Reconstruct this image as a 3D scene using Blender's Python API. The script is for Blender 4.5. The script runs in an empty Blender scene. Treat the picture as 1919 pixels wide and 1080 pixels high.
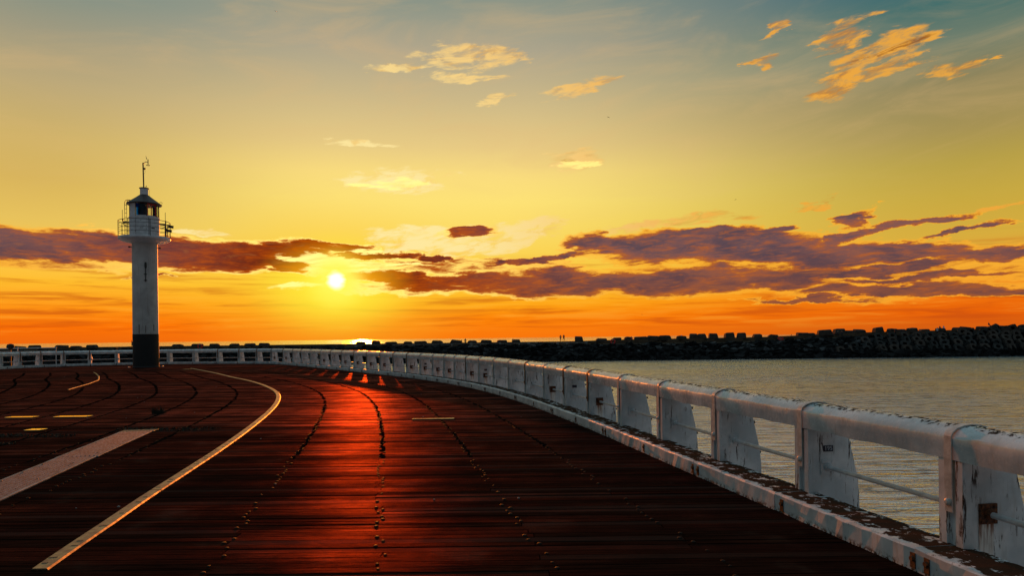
import bpy, bmesh, math, random
from mathutils import Vector, Matrix, noise as mnoise
R = random.Random(7)
PI = math.pi
sc = bpy.context.scene
C = sc.collection

# ------------------------------------------------------------------ camera
EYE = 1.65
cam_d = bpy.data.cameras.new('camera'); cam = bpy.data.objects.new('camera', cam_d); C.objects.link(cam)
cam_d.sensor_width = 36.0; cam_d.lens = 24.0; cam_d.shift_y = 0.0487
cam_d.clip_start = 0.1; cam_d.clip_end = 60000
cam.matrix_world = Matrix.Translation((0, 0, EYE)) @ Matrix.Rotation(math.radians(90), 4, 'X') @ Matrix.Rotation(-0.0120, 4, 'Z')
sc.camera = cam

# ------------------------------------------------------------------ light
SUN_AZ, SUN_EL = math.radians(-14.39), math.radians(4.85)
SUN_LAMP_AZ = math.radians(-12.4)
ldir = Vector((math.sin(SUN_LAMP_AZ)*math.cos(SUN_EL), math.cos(SUN_LAMP_AZ)*math.cos(SUN_EL), math.sin(SUN_EL)))
sdir = Vector((math.sin(SUN_AZ)*math.cos(SUN_EL), math.cos(SUN_AZ)*math.cos(SUN_EL), math.sin(SUN_EL)))
sl = bpy.data.lights.new('sun', 'SUN'); sun = bpy.data.objects.new('sun', sl); C.objects.link(sun)
sl.energy = 3.8; sl.angle = math.radians(0.6); sl.color = (1.0, 0.20, 0.015)
sun.rotation_euler = ldir.to_track_quat('Z', 'Y').to_euler()
sc.view_settings.view_transform = 'Standard'
sc.view_settings.look = 'None'
sc.view_settings.exposure = 0.0
sc.view_settings.gamma = 1.0
sc.view_settings.use_curve_mapping = False

def lin(c, a=1.0):
    f = lambda v: (v/255/12.92) if v/255 <= .04045 else ((v/255+.055)/1.055)**2.4
    return (f(c[0]), f(c[1]), f(c[2]), a)

class NT:
    """small helper round a node tree"""
    def __init__(s, tree): s.t = tree; s.n = tree.nodes; s.l = tree.links
    def new(s, kind, **kw):
        n = s.n.new(kind)
        for k, v in kw.items(): setattr(n, k, v)
        return n
    def put(s, sock, v):
        if isinstance(v, bpy.types.NodeSocket): s.l.new(v, sock)
        elif v is not None: sock.default_value = v
    def m(s, op, a, b=None, c=None, clamp=False):
        n = s.new('ShaderNodeMath', operation=op, use_clamp=clamp)
        s.put(n.inputs[0], a); s.put(n.inputs[1], b)
        if c is not None: s.put(n.inputs[2], c)
        return n.outputs[0]
    def vm(s, op, a, b=None, scale=None):
        n = s.new('ShaderNodeVectorMath', operation=op)
        s.put(n.inputs[0], a); s.put(n.inputs[1], b)
        if scale is not None: s.put(n.inputs['Scale'], scale)
        return n.outputs['Value'] if op in ('LENGTH', 'DOT_PRODUCT', 'DISTANCE') else n.outputs[0]
    def mapr(s, v, a, b, c=0.0, d=1.0, kind='SMOOTHSTEP'):
        n = s.new('ShaderNodeMapRange', interpolation_type=kind)
        for i, x in enumerate((v, a, b, c, d)): s.put(n.inputs[i], x)
        return n.outputs[0]
    def mix(s, f, a, b, blend='MIX'):
        n = s.new('ShaderNodeMix', data_type='RGBA', blend_type=blend)
        s.put(n.inputs['Factor'], f); s.put(n.inputs['A'] if False else n.inputs[6], a); s.put(n.inputs[7], b)
        return n.outputs[2]
    def noise(s, vec, scale, detail=4, rough=.55, lac=2.0, dist=0.0):
        n = s.new('ShaderNodeTexNoise')
        s.put(n.inputs['Vector'], vec); n.inputs['Scale'].default_value = scale
        n.inputs['Detail'].default_value = detail; n.inputs['Roughness'].default_value = rough
        n.inputs['Lacunarity'].default_value = lac; n.inputs['Distortion'].default_value = dist
        return n.outputs['Fac']
    def ramp(s, f, stops, mode='LINEAR'):
        n = s.new('ShaderNodeValToRGB'); n.color_ramp.interpolation = mode
        cr = n.color_ramp
        while len(cr.elements) < len(stops): cr.elements.new(0.5)
        for e, (p, c) in zip(cr.elements, stops): e.position = p; e.color = c
        s.put(n.inputs[0], f); return n.outputs[0]
    def xyz(s, x, y, z=0.0):
        n = s.new('ShaderNodeCombineXYZ'); s.put(n.inputs[0], x); s.put(n.inputs[1], y); s.put(n.inputs[2], z); return n.outputs[0]
    def sep(s, v):
        n = s.new('ShaderNodeSeparateXYZ'); s.put(n.inputs[0], v); return n.outputs

# dark cloud banks, bright wisps and the shaded hearts of the wisps:
# (azimuth, tangent of elevation, half width, half height, slant) in radians
DARK = [(-0.6169, 0.1176, 0.1352, 0.0268, 0.01), (-0.5517, 0.1205, 0.0907, 0.0266, -0.06), (-0.456, 0.1172, 0.1449, 0.0267, -0.024), (-0.3573, 0.121, 0.1304, 0.022, -0.024), (-0.3157, 0.1074, 0.0494, 0.0163, -0.198), (-0.2652, 0.1325, 0.0946, 0.0098, -0.023), (-0.1836, 0.1217, 0.0756, 0.0069, 0.012), (-0.0995, 0.1175, 0.0464, 0.0054, 0.012), (-0.0641, 0.1556, 0.0584, 0.0094, 0.012), (-0.1991, 0.0893, 0.0901, 0.0115, -0.041), (-0.0844, 0.0816, 0.1475, 0.0187, 0.012), (0.0716, 0.0798, 0.1944, 0.0249, 0.012), (0.2611, 0.0781, 0.1678, 0.0257, 0.012), (0.3738, 0.0739, 0.0813, 0.0175, 0.011), (0.1341, 0.1328, 0.0576, 0.0186, -0.128), (0.2248, 0.128, 0.1486, 0.0274, 0.012), (0.333, 0.1198, 0.1536, 0.0281, -0.024), (0.44, 0.1035, 0.1088, 0.0198, -0.024), (0.0408, 0.1147, 0.1014, 0.007, 0.099), (0.5258, 0.1018, 0.0877, 0.0149, 0.01), (0.609, 0.0935, 0.0736, 0.0115, 0.01), (0.3541, 0.1443, 0.055, 0.0073, 0.116), (0.2618, 0.143, 0.0875, 0.0083, 0.064), (0.4751, 0.1499, 0.034, 0.0167, 0.185), (0.532, 0.1377, 0.0697, 0.0067, 0.063), (0.4656, 0.127, 0.0749, 0.0084, 0.185), (0.5934, 0.1252, 0.051, 0.0052, 0.184), (0.4003, 0.0454, 0.0862, 0.005, -0.006), (0.4956, 0.0572, 0.121, 0.0103, 0.011), (0.5873, 0.0509, 0.0758, 0.0104, 0.01), (0.5542, 0.0705, 0.1074, 0.006, 0.01), (-0.4874, 0.0854, 0.0366, 0.0035, 0.011), (0.5019, 0.0823, 0.1021, 0.0082, 0.063)]
BRIGHT = [(-0.1634, 0.2299, 0.0761, 0.0201, 0.012), (-0.0571, 0.4132, 0.0935, 0.0234, 0.012), (-0.1691, 0.3939, 0.0684, 0.0092, 0.082), (0.0983, 0.3649, 0.0697, 0.0101, 0.186), (-0.015, 0.35, 0.0547, 0.0078, 0.274), (-0.2267, 0.2796, 0.0594, 0.0076, 0.012), (0.0954, 0.2545, 0.0581, 0.0171, 0.117), (0.4496, 0.3943, 0.0393, 0.0211, 0.36), (0.468, 0.3528, 0.0623, 0.0195, 0.43), (0.5168, 0.3648, 0.0473, 0.0136, 0.22), (0.4424, 0.3258, 0.0447, 0.0155, 0.011), (0.5166, 0.3465, 0.0355, 0.0082, 0.272), (0.5791, 0.3268, 0.0394, 0.0111, 0.15), (0.6114, 0.3314, 0.0189, 0.0038, 0.149), (0.4214, 0.1752, 0.0293, 0.0057, 0.325), (0.6096, 0.1479, 0.0315, 0.0045, 0.132), (-0.4302, 0.1467, 0.0387, 0.0071, 0.011), (0.3567, 0.3734, 0.0275, 0.0132, 0.36), (0.3742, 0.4165, 0.0203, 0.0218, 1.058), (-0.0575, 0.3819, 0.0701, 0.0109, 0.012), (-0.1529, 0.1513, 0.0916, 0.0201, 0.012), (-0.2581, 0.113, 0.0877, 0.0121, -0.041), (-0.076, 0.14, 0.1554, 0.0312, 0.064), (0.0336, 0.1586, 0.0937, 0.0234, 0.099), (0.2252, 0.1615, 0.1485, 0.0122, 0.082)]
CORE = [(-0.1634, 0.2276, 0.0533, 0.0069, 0.047), (0.1008, 0.2527, 0.0232, 0.0078, 0.082), (0.4927, 0.3618, 0.0576, 0.0069, 0.395), (0.5227, 0.3655, 0.0352, 0.0061, 0.22)]

HOT = [(-0.2545, 0.1123, 0.0915, 0.0091, -0.023), (-0.3014, 0.1174, 0.0428, 0.0067, -0.041), (-0.1986, 0.1277, 0.0451, 0.0038, 0.012), (-0.2436, 0.0981, 0.081, 0.0076, 0.012), (-0.3018, 0.0748, 0.0855, 0.009, 0.011), (-0.1534, 0.1073, 0.0458, 0.0039, 0.012), (-0.1634, 0.2299, 0.0533, 0.0108, 0.047)]
DARK = [(a, b, c*1.06, d*1.0, e) for a, b, c, d, e in DARK]+[(0.1258, 0.0796, 0.4308, 0.0204, 0.012), (0.0326, 0.0785, 0.3123, 0.0158, 0.012)]
MOTTLE = [(0.5255, 0.0741, 0.2457, 0.0406, 0.01), (0.2245, 0.0911, 0.3715, 0.0159, 0.012), (-0.5632, 0.098, 0.1453, 0.0106, 0.01), (-0.1074, 0.105, 0.2318, 0.0155, 0.012)]
BRIGHT += [(0.4495, 0.3915, 0.0507, 0.0282, 0.36), (0.4804, 0.3574, 0.0799, 0.025, 0.43), (0.4424, 0.3258, 0.0543, 0.0212, 0.098), (0.5285, 0.3642, 0.0466, 0.0162, 0.22), (0.5819, 0.3262, 0.0464, 0.0157, 0.15), (-0.1634, 0.2299, 0.0989, 0.0262, 0.047), (0.097, 0.256, 0.0697, 0.0218, 0.152), (-0.0493, 0.4132, 0.1092, 0.0297, 0.064), (0.1021, 0.3647, 0.0851, 0.014, 0.204), (0.5165, 0.3377, 0.065, 0.015, 0.098)]
HOT += [(0.093, 0.2491, 0.0542, 0.0078, 0.099), (-0.1825, 0.2201, 0.0605, 0.0077, 0.012)]
def make_world():
    w = bpy.data.worlds.new('World'); sc.world = w; w.use_nodes = True
    w.cycles.sampling_method = 'MANUAL'; w.cycles.sample_map_resolution = 512
    t = w.node_tree; t.nodes.clear(); N = NT(t)
    out = N.new('ShaderNodeOutputWorld')
    tc = N.new('ShaderNodeTexCoord'); D = tc.outputs['Generated']
    x, y, z = N.sep(D)[:3]
    hyp = N.m('MAXIMUM', N.m('SQRT', N.m('ADD', N.m('MULTIPLY', x, x), N.m('MULTIPLY', y, y))), .02)
    az = N.m('ARCTAN2', x, y)
    te = N.m('DIVIDE', z, hyp)
    P = N.xyz(az, te)
    K = 1/0.6                                    # colour ramps run from tan(elevation) 0 to 0.6
    tk = N.m('MULTIPLY', te, K, clamp=True)
    def stops(l): return [(p*K, lin(c)) for p, c in l]
    left = N.ramp(tk, stops([(0, (238, 105, 14)), (.02, (252, 112, 4)), (.045, (255, 150, 22)), (.075, (255, 188, 45)), (.10, (252, 200, 72)), (.15, (232, 194, 92)), (.20, (216, 180, 92)), (.25, (208, 178, 104)), (.32, (188, 168, 122)), (.38, (160, 154, 128)), (.44, (128, 143, 132)), (.6, (98, 128, 128))]))
    mid = N.ramp(tk, stops([(0, (250, 118, 12)), (.03, (253, 132, 8)), (.05, (255, 168, 24)), (.08, (255, 202, 52)), (.11, (252, 208, 74)), (.15, (252, 218, 98)), (.20, (254, 226, 118)), (.24, (250, 220, 126)), (.28, (232, 203, 132)), (.35, (204, 184, 136)), (.42, (174, 165, 140)), (.50, (134, 146, 134)), (.6, (102, 130, 132))]))
    right = N.ramp(tk, stops([(0, (205, 92, 20)), (.025, (232, 98, 8)), (.05, (243, 118, 14)), (.08, (232, 158, 48)), (.12, (214, 172, 62)), (.17, (198, 168, 64)), (.21, (184, 160, 72)), (.25, (166, 146, 84)), (.31, (142, 132, 92)), (.36, (112, 126, 108)), (.41, (54, 106, 106)), (.46, (22, 96, 112)), (.6, (26, 84, 108))]))
    f1 = N.mapr(az, -.62, -.22); f2 = N.mapr(az, -.02, .62)
    front = N.mix(f2, N.mix(f1, left, mid), right)
    # the sky behind the viewer: Nishita dusk air
    sky = N.new('ShaderNodeTexSky', sky_type='NISHITA', sun_disc=False)
    sky.sun_elevation = SUN_EL; sky.sun_rotation = SUN_AZ
    sky.air_density = 1.2; sky.dust_density = 1.5; sky.ozone_density = 3.0
    skyc = N.mix(1.0, sky.outputs[0], (.022, .028, .032, 1), 'MULTIPLY')
    dusk = N.ramp(N.m('ABSOLUTE', te), [(0, lin((22, 38, 46))), (.3, lin((38, 72, 84))), (.7, lin((82, 122, 140))), (1, lin((158, 194, 210)))])
    back = N.mix(.35, dusk, skyc)
    # overall direction blend: front colours fade into dusk round the sides and towards the zenith
    cosaz = N.m('DIVIDE', y, hyp)
    fb = N.m('MULTIPLY', N.mapr(cosaz, .34, .80), N.mapr(te, .56, 1.3, 1.0, 0.0))
    base = N.mix(fb, back, front)
    # angular distance to the sun
    sd = N.m('ARCCOSINE', N.m('MINIMUM', N.vm('DOT_PRODUCT', D, tuple(sdir)), .9999999))
    sdx = N.m('SUBTRACT', az, SUN_AZ); sdy = N.m('SUBTRACT', te, math.tan(SUN_EL)-.006)
    ell = N.vm('LENGTH', N.xyz(N.m('MULTIPLY', sdx, .62), sdy))
    # noise fields
    sp = N.xyz(N.m('MULTIPLY', az, 1.0), N.m('MULTIPLY', te, 3.4), 3.1)
    n_big = N.noise(sp, 9.0, 7, .62, dist=.35)
    sp2 = N.xyz(N.m('ADD', N.m('MULTIPLY', az, 1.0), N.m('MULTIPLY', te, -.9)), N.m('MULTIPLY', te, 5.5), 7.7)
    n_fine = N.noise(sp2, 26.0, 8, .66, dist=.6)
    th = N.m('ADD', N.m('MULTIPLY', te, 1.0), N.m('MULTIPLY', az, -.14))
    n_str = N.noise(N.xyz(N.m('MULTIPLY', az, 1.0), N.m('MULTIPLY', th, 6.5), 2.2), 15.0, 9, .62, dist=.9)
    n_iso = N.noise(N.xyz(az, N.m('MULTIPLY', th, 2.6), 9.9), 26.0, 8, .62, dist=.5)
    n_wisp = N.m('ADD', N.m('MULTIPLY', n_str, .45), N.m('MULTIPLY', n_iso, .55))
    warp = N.vm('SUBTRACT', N.new('ShaderNodeTexNoise').outputs[1], (.5, .5, .5))
    wn = warp.node.inputs[0].links[0].from_node
    N.put(wn.inputs['Vector'], sp); wn.inputs['Scale'].default_value = 14; wn.inputs['Detail'].default_value = 7; wn.inputs['Roughness'].default_value = .62
    Pw = N.vm('ADD', P, N.vm('MULTIPLY', warp, (.15, .036, 0)))
    def blobs(vec, lst):
        acc = None
        for (a, e, sx, sy, ang) in lst:
            mp = N.new('ShaderNodeMapping', vector_type='TEXTURE')
            N.put(mp.inputs['Vector'], vec)
            mp.inputs['Location'].default_value = (a, e, 0); mp.inputs['Rotation'].default_value = (0, 0, ang)
            mp.inputs['Scale'].default_value = (sx, sy, 1)
            g = N.new('ShaderNodeTexGradient', gradient_type='SPHERICAL'); N.put(g.inputs[0], mp.outputs[0])
            acc = g.outputs['Fac'] if acc is None else N.m('MAXIMUM', acc, g.outputs['Fac'])
        return acc
    # faint veils in the high sky (everywhere, all round)
    veil = N.mapr(N.noise(N.xyz(N.m('ADD', az, N.m('MULTIPLY', te, -1.4)), N.m('MULTIPLY', te, 3.0), 1.3), 5.0, 6, .6, dist=.8), .42, .78)
    base = N.mix(N.m('MULTIPLY', veil, N.mapr(te, .12, .3, .0, .30)), base, lin((226, 184, 124)))
    # low streaks near the horizon
    st = N.noise(N.xyz(N.m('MULTIPLY', az, .9), N.m('MULTIPLY', te, 16.0), 5.0), 7.0, 6, .6, dist=.4)
    lowm = N.m('MULTIPLY', N.mapr(te, .005, .02), N.mapr(te, .09, .13, 1.0, 0.0))
    base = N.mix(N.m('MULTIPLY', N.m('MULTIPLY', N.mapr(st, .48, .66), lowm), .60), base, lin((196, 76, 16)))
    base = N.mix(N.m('MULTIPLY', N.m('MULTIPLY', N.mapr(st, .50, .34), lowm), .22), base, lin((255, 196, 64)))
    # glow of the sun in the thin air
    g1 = N.mapr(ell, .15, .0, 0.0, 1.0); g2 = N.mapr(ell, .085, .008, 0.0, 1.0)
    base = N.mix(N.m('MULTIPLY', g1, .62), base, (1.0, .60, .03, 1))
    base = N.mix(N.m('MULTIPLY', g2, .80), base, (1.0, .90, .05, 1))
    # bright wisps
    FB = N.mapr(blobs(Pw, BRIGHT), .0, .62)
    fw = N.m('ADD', FB, N.m('MULTIPLY', N.m('SUBTRACT', n_wisp, .5), 5.2))
    near = N.mapr(sd, .62, .12)                   # 1 near the sun, 0 far to the side
    wcol = N.mix(near, lin((240, 168, 60)), (1.0, .82, .36, 1))
    wcol = N.mix(N.mapr(n_iso, .54, .38), wcol, N.mix(near, lin((196, 122, 38)), (1.0, .66, .20, 1)))
    wmask = N.m('MULTIPLY', N.m('MULTIPLY', N.mapr(fw, .30, 1.35), N.mapr(FB, .0, .45)), N.mapr(te, .05, .10, 0.0, .92))
    base = N.mix(wmask, base, wcol)
    cr = N.m('ADD', N.mapr(blobs(Pw, CORE), .0, .8), N.m('MULTIPLY', N.m('SUBTRACT', n_str, .5), 3.0))
    base = N.mix(N.mapr(cr, .55, 1.5, 0.0, .75), base, N.mix(near, lin((140, 74, 20)), lin((206, 140, 20))))
    # dark banks with burning edges
    bd = blobs(Pw, DARK); FD = N.m('MAXIMUM', N.mapr(bd, .0, .50, 0.0, 1.12), N.mapr(blobs(Pw, MOTTLE), .0, .6, 0.0, .44)); FD2 = N.mapr(FD, .0, .35)
    nn = N.m('ADD', N.m('MULTIPLY', N.m('SUBTRACT', n_big, .5), 1.7), N.m('MULTIPLY', N.m('SUBTRACT', n_fine, .5), 1.9))
    fd = N.m('ADD', FD, nn)
    rim = N.m('MULTIPLY', N.mapr(fd, -.25, .40), N.mapr(FD2, .0, .30)); body = N.m('MULTIPLY', N.mapr(fd, .26, .82), N.mapr(FD2, .0, .35)); deep = N.mapr(fd, .52, 1.40)
    sun_near = N.mapr(sd, .44, .05)
    rimc = N.mix(sun_near, lin((252, 176, 50)), (1.3, .95, .22, 1))
    base = N.mix(N.m('MULTIPLY', rim, N.mapr(sd, .9, .1, .8, .95)), base, rimc)
    ragged = N.mix(sun_near, lin((184, 96, 34)), lin((188, 78, 4)))
    heart = N.mix(sun_near, N.mix(N.mapr(te, .05, .13), lin((126, 76, 64)), lin((98, 82, 92))), lin((126, 42, 4)))
    heart = N.mix(N.mapr(n_big, .38, .66, 0.0, .5), heart, N.mix(sun_near, lin((74, 56, 66)), lin((84, 30, 14))))
    heart = N.mix(N.mapr(n_fine, .52, .70, 0.0, .5), heart, lin((176, 98, 44)))
    cc = N.mix(deep, ragged, heart)
    cc = N.mix(N.mapr(ell, .075, .012), cc, (1.0, .42, .01, 1))
    base = N.mix(N.m('MULTIPLY', body, N.mapr(ell, .006, .03, .15, 1.0)), base, cc)
    hb = blobs(Pw, HOT)
    hot = N.m('ADD', N.mapr(hb, .0, .7), N.m('MULTIPLY', N.m('SUBTRACT', n_str, .5), 3.4))
    base = N.mix(N.m('MULTIPLY', N.m('MULTIPLY', N.mapr(hot, .35, 1.15), N.mapr(hb, .0, .35)), N.mapr(sd, .20, .05, .7, .95)), base, (1.35, 1.05, .30, 1))
    # sun seen through the gap
    rs = N.m('ADD', N.vm('LENGTH', N.xyz(sdx, N.m('SUBTRACT', te, math.tan(SUN_EL)))), N.m('MULTIPLY', N.m('SUBTRACT', n_fine, .5), .012))
    base = N.mix(N.mapr(rs, .052, .010, .0, .9), base, (1.1, .95, .10, 1))
    base = N.mix(N.mapr(rs, .0155, .0060), base, (2.1, 1.9, 1.05, 1))
    # below the horizon: sea-coloured dark
    base = N.mix(N.mapr(te, -.004, -.012), base, lin((60, 62, 60)))
    bg = N.new('ShaderNodeBackground'); N.put(bg.inputs[0], base); bg.inputs[1].default_value = 1.0
    N.l.new(bg.outputs[0], out.inputs[0])
make_world()

# ------------------------------------------------------------------ mesh helpers
class MB:
    def __init__(s): s.v = []; s.f = []; s.m = []; s.mi = 0
    def box(s, x0, x1, y0, y1, z0, z1, T=None, taper=None):
        i = len(s.v)
        pts = [(x0,y0,z0),(x1,y0,z0),(x1,y1,z0),(x0,y1,z0),(x0,y0,z1),(x1,y0,z1),(x1,y1,z1),(x0,y1,z1)]
        if taper:
            cx, cy = (x0+x1)/2, (y0+y1)/2
            pts = pts[:4] + [(cx+(p[0]-cx)*taper, cy+(p[1]-cy)*taper, p[2]) for p in pts[4:]]
        if T is not None: pts = [tuple(T @ Vector(p)) for p in pts]
        s.v += pts
        for q in ((0,3,2,1),(4,5,6,7),(0,1,5,4),(1,2,6,5),(2,3,7,6),(3,0,4,7)):
            s.f.append(tuple(i+k for k in q)); s.m.append(s.mi)
    def prism(s, prof, x0, x1, axis='x', T=None):
        """closed profile of (a, b) swept along an axis"""
        n = len(prof); i = len(s.v)
        for xx in (x0, x1):
            for a, b in prof:
                p = {'x': (xx, a, b), 'y': (a, xx, b), 'z': (a, b, xx)}[axis]
                s.v.append(tuple(T @ Vector(p)) if T is not None else p)
        for k in range(n):
            s.f.append((i+k, i+(k+1) % n, i+n+(k+1) % n, i+n+k)); s.m.append(s.mi)
        s.f.append(tuple(i+k for k in reversed(range(n)))); s.m.append(s.mi)
        s.f.append(tuple(i+n+k for k in range(n))); s.m.append(s.mi)
    def lathe(s, prof, n=24, T=None, cap=True):
        """profile of (r, z) turned round z"""
        i = len(s.v)
        for r, z in prof:
            for k in range(n):
                a = 2*PI*k/n; p = Vector((r*math.cos(a), r*math.sin(a), z))
                s.v.append(tuple(T @ p) if T is not None else tuple(p))
        for j in range(len(prof)-1):
            for k in range(n):
                k2 = (k+1) % n
                s.f.append((i+j*n+k, i+j*n+k2, i+(j+1)*n+k2, i+(j+1)*n+k)); s.m.append(s.mi)
        if cap:
            s.f.append(tuple(i+k for k in reversed(range(n)))); s.m.append(s.mi)
            b = i+(len(prof)-1)*n; s.f.append(tuple(b+k for k in range(n))); s.m.append(s.mi)
    def tube(s, pts, r, n=8, closed=False):
        pts = [Vector(p) for p in pts]; i = len(s.v); L = len(pts)
        for j, p in enumerate(pts):
            a = pts[(j-1) % L] if (j > 0 or closed) else p
            b = pts[(j+1) % L] if (j < L-1 or closed) else p
            d = (b-a).normalized()
            u = d.cross(Vector((0, 0, 1)))
            if u.length < 1e-3: u = d.cross(Vector((0, 1, 0)))
            u.normalize(); w = u.cross(d)
            rr = r[j] if isinstance(r, (list, tuple)) else r
            for k in range(n):
                t = 2*PI*k/n; s.v.append(tuple(p+u*rr*math.cos(t)+w*rr*math.sin(t)))
        for j in range(L if closed else L-1):
            for k in range(n):
                k2 = (k+1) % n; j2 = (j+1) % L
                s.f.append((i+j*n+k, i+j*n+k2, i+j2*n+k2, i+j2*n+k)); s.m.append(s.mi)
        if not closed:
            s.f.append(tuple(i+k for k in reversed(range(n)))); s.m.append(s.mi)
            s.f.append(tuple(i+(L-1)*n+k for k in range(n))); s.m.append(s.mi)
    def mesh(s, name, mats, smooth=False, bevel=0.0):
        me = bpy.data.meshes.new(name); me.from_pydata([tuple(v) for v in s.v], [], s.f)
        for m_ in (mats if isinstance(mats, (list, tuple)) else [mats]): me.materials.append(m_)
        me.polygons.foreach_set('material_index', s.m)
        bm = bmesh.new(); bm.from_mesh(me)
        bmesh.ops.recalc_face_normals(bm, faces=bm.faces)
        if bevel: bmesh.ops.bevel(bm, geom=bm.edges[:], offset=bevel, segments=1, affect='EDGES', clamp_overlap=True)
        if smooth:
            for f in bm.faces: f.smooth = True
            for e in bm.edges:
                if len(e.link_faces) == 2 and e.calc_face_angle(0) > math.radians(33): e.smooth = False
        bm.to_mesh(me); bm.free(); me.update()
        return me
    def build(s, name, mats, parent=None, **kw):
        return place(name, s.mesh(name, mats, **kw), parent)

def place(name, data, parent=None, M=None):
    o = bpy.data.objects.new(name, data); C.objects.link(o)
    if parent is not None: o.parent = parent
    if M is not None: o.matrix_local = M
    return o
def tag(o, label=None, cat=None, group=None, kind=None):
    for k, v in (('label', label), ('category', cat), ('group', group), ('kind', kind)):
        if v: o[k] = v
    return o
def empty(name, loc, rz=0): 
    o = bpy.data.objects.new(name, None); C.objects.link(o); o.location = loc; o.rotation_euler.z = rz
    o.empty_display_size = .2; return o
def copy_tree(o, parent=None):
    c = o.copy(); C.objects.link(c)
    if parent is not None: c.parent = parent
    for ch in o.children: copy_tree(ch, c)
    return c

# ------------------------------------------------------------------ materials
def mat(name, fn):
    m_ = bpy.data.materials.new(name); m_.use_nodes = True; t = m_.node_tree; t.nodes.clear(); N = NT(t)
    out = N.new('ShaderNodeOutputMaterial'); sh = fn(N); N.l.new(sh, out.inputs[0]); return m_
def princ(N, col, rough=.6, spec=.5, metal=0.0, normal=None, **kw):
    b = N.new('ShaderNodeBsdfPrincipled'); N.put(b.inputs['Base Color'], col); N.put(b.inputs['Roughness'], rough)
    N.put(b.inputs['Specular IOR Level'], spec); N.put(b.inputs['Metallic'], metal)
    if normal is not None: N.l.new(normal, b.inputs['Normal'])
    for k, v in kw.items(): N.put(b.inputs[k], v)
    return b.outputs[0]
def bump(N, h, strength=.5, dist=.01, normal=None):
    b = N.new('ShaderNodeBump'); N.put(b.inputs['Height'], h); b.inputs['Strength'].default_value = strength; b.inputs['Distance'].default_value = dist
    if normal is not None: N.l.new(normal, b.inputs['Normal'])
    return b.outputs[0]
def geo(N): return N.new('ShaderNodeNewGeometry')
def plain(name, col, rough=.6, metal=0.0, var=.25, scale=6, spec=.5, bs=.2):
    def fn(N):
        P = geo(N).outputs['Position']; n = N.noise(P, scale, 5)
        c = N.mix(N.mapr(n, .3, .7), tuple(v*(1-var) for v in col[:3])+(1,), tuple(min(1, v*(1+var)) for v in col[:3])+(1,))
        return princ(N, c, rough, spec, metal, bump(N, N.noise(P, scale*8, 4), bs, .005))
    return mat(name, fn)

def plank_mat(name, per_island, rough, gl, tone=1.0):
    def fn(N):
        g = geo(N); P = g.outputs['Position']; x, y, z = N.sep(P)[:3]
        rnd = g.outputs['Random Per Island'] if per_island else N.new('ShaderNodeObjectInfo').outputs['Random']
        off = N.m('MULTIPLY', rnd, 37.0)
        gr = N.noise(N.xyz(N.m('MULTIPLY', x, .9), N.m('ADD', N.m('MULTIPLY', y, 34), off), off), 1.6, 6, .68, dist=.5)
        fine = N.noise(N.xyz(N.m('MULTIPLY', x, 3.0), N.m('ADD', N.m('MULTIPLY', y, 160), off), off), 1.0, 3, .6)
        pat = N.noise(P, 1.3, 4, .6)
        c = N.mix(N.mapr(gr, .32, .70), (.007*tone, .004*tone, .003*tone, 1), (.050*tone, .026*tone, .017*tone, 1))
        c = N.mix(N.mapr(rnd, .0, 1.0, 0.0, .7), c, (.016*tone, .010*tone, .008*tone, 1))
        c = N.mix(N.mapr(pat, .55, .75, 0.0, .5), c, (.030, .026, .020, 1))
        r2 = N.m('FRACT', N.m('MULTIPLY', rnd, 7.31))
        c = N.mix(N.mapr(r2, .70, .95, 0.0, .55), c, (.060*tone, .048*tone, .040*tone, 1))
        h = N.m('ADD', N.m('MULTIPLY', gr, 1.0), N.m('MULTIPLY', fine, .5))
        nor = bump(N, h, .55, .006)
        dif = N.new('ShaderNodeBsdfDiffuse'); N.put(dif.inputs[0], c); N.l.new(nor, dif.inputs['Normal'])
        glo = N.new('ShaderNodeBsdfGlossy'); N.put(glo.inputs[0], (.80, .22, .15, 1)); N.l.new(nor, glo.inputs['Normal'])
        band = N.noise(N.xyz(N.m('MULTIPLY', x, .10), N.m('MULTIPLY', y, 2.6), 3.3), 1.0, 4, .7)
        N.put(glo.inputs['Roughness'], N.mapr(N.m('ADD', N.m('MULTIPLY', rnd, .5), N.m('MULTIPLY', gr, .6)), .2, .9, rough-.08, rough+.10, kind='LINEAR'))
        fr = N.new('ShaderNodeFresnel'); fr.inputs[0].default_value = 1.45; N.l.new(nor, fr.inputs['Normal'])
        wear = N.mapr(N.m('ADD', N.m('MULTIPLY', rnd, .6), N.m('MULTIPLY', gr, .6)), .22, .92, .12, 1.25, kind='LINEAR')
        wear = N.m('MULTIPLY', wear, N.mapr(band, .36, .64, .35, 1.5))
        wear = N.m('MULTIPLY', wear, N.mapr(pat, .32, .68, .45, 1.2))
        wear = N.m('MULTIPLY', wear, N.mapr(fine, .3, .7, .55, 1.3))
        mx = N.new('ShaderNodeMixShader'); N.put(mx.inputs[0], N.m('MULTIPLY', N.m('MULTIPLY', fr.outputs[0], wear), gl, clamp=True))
        N.l.new(dif.outputs[0], mx.inputs[1]); N.l.new(glo.outputs[0], mx.inputs[2])
        return mx.outputs[0]
    return mat(name, fn)

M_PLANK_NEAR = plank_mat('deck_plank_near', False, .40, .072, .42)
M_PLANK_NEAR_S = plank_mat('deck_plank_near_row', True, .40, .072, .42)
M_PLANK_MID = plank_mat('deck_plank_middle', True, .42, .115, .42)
M_PLANK_FAR = plank_mat('deck_plank_far', True, .45, .185, .45)

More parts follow.
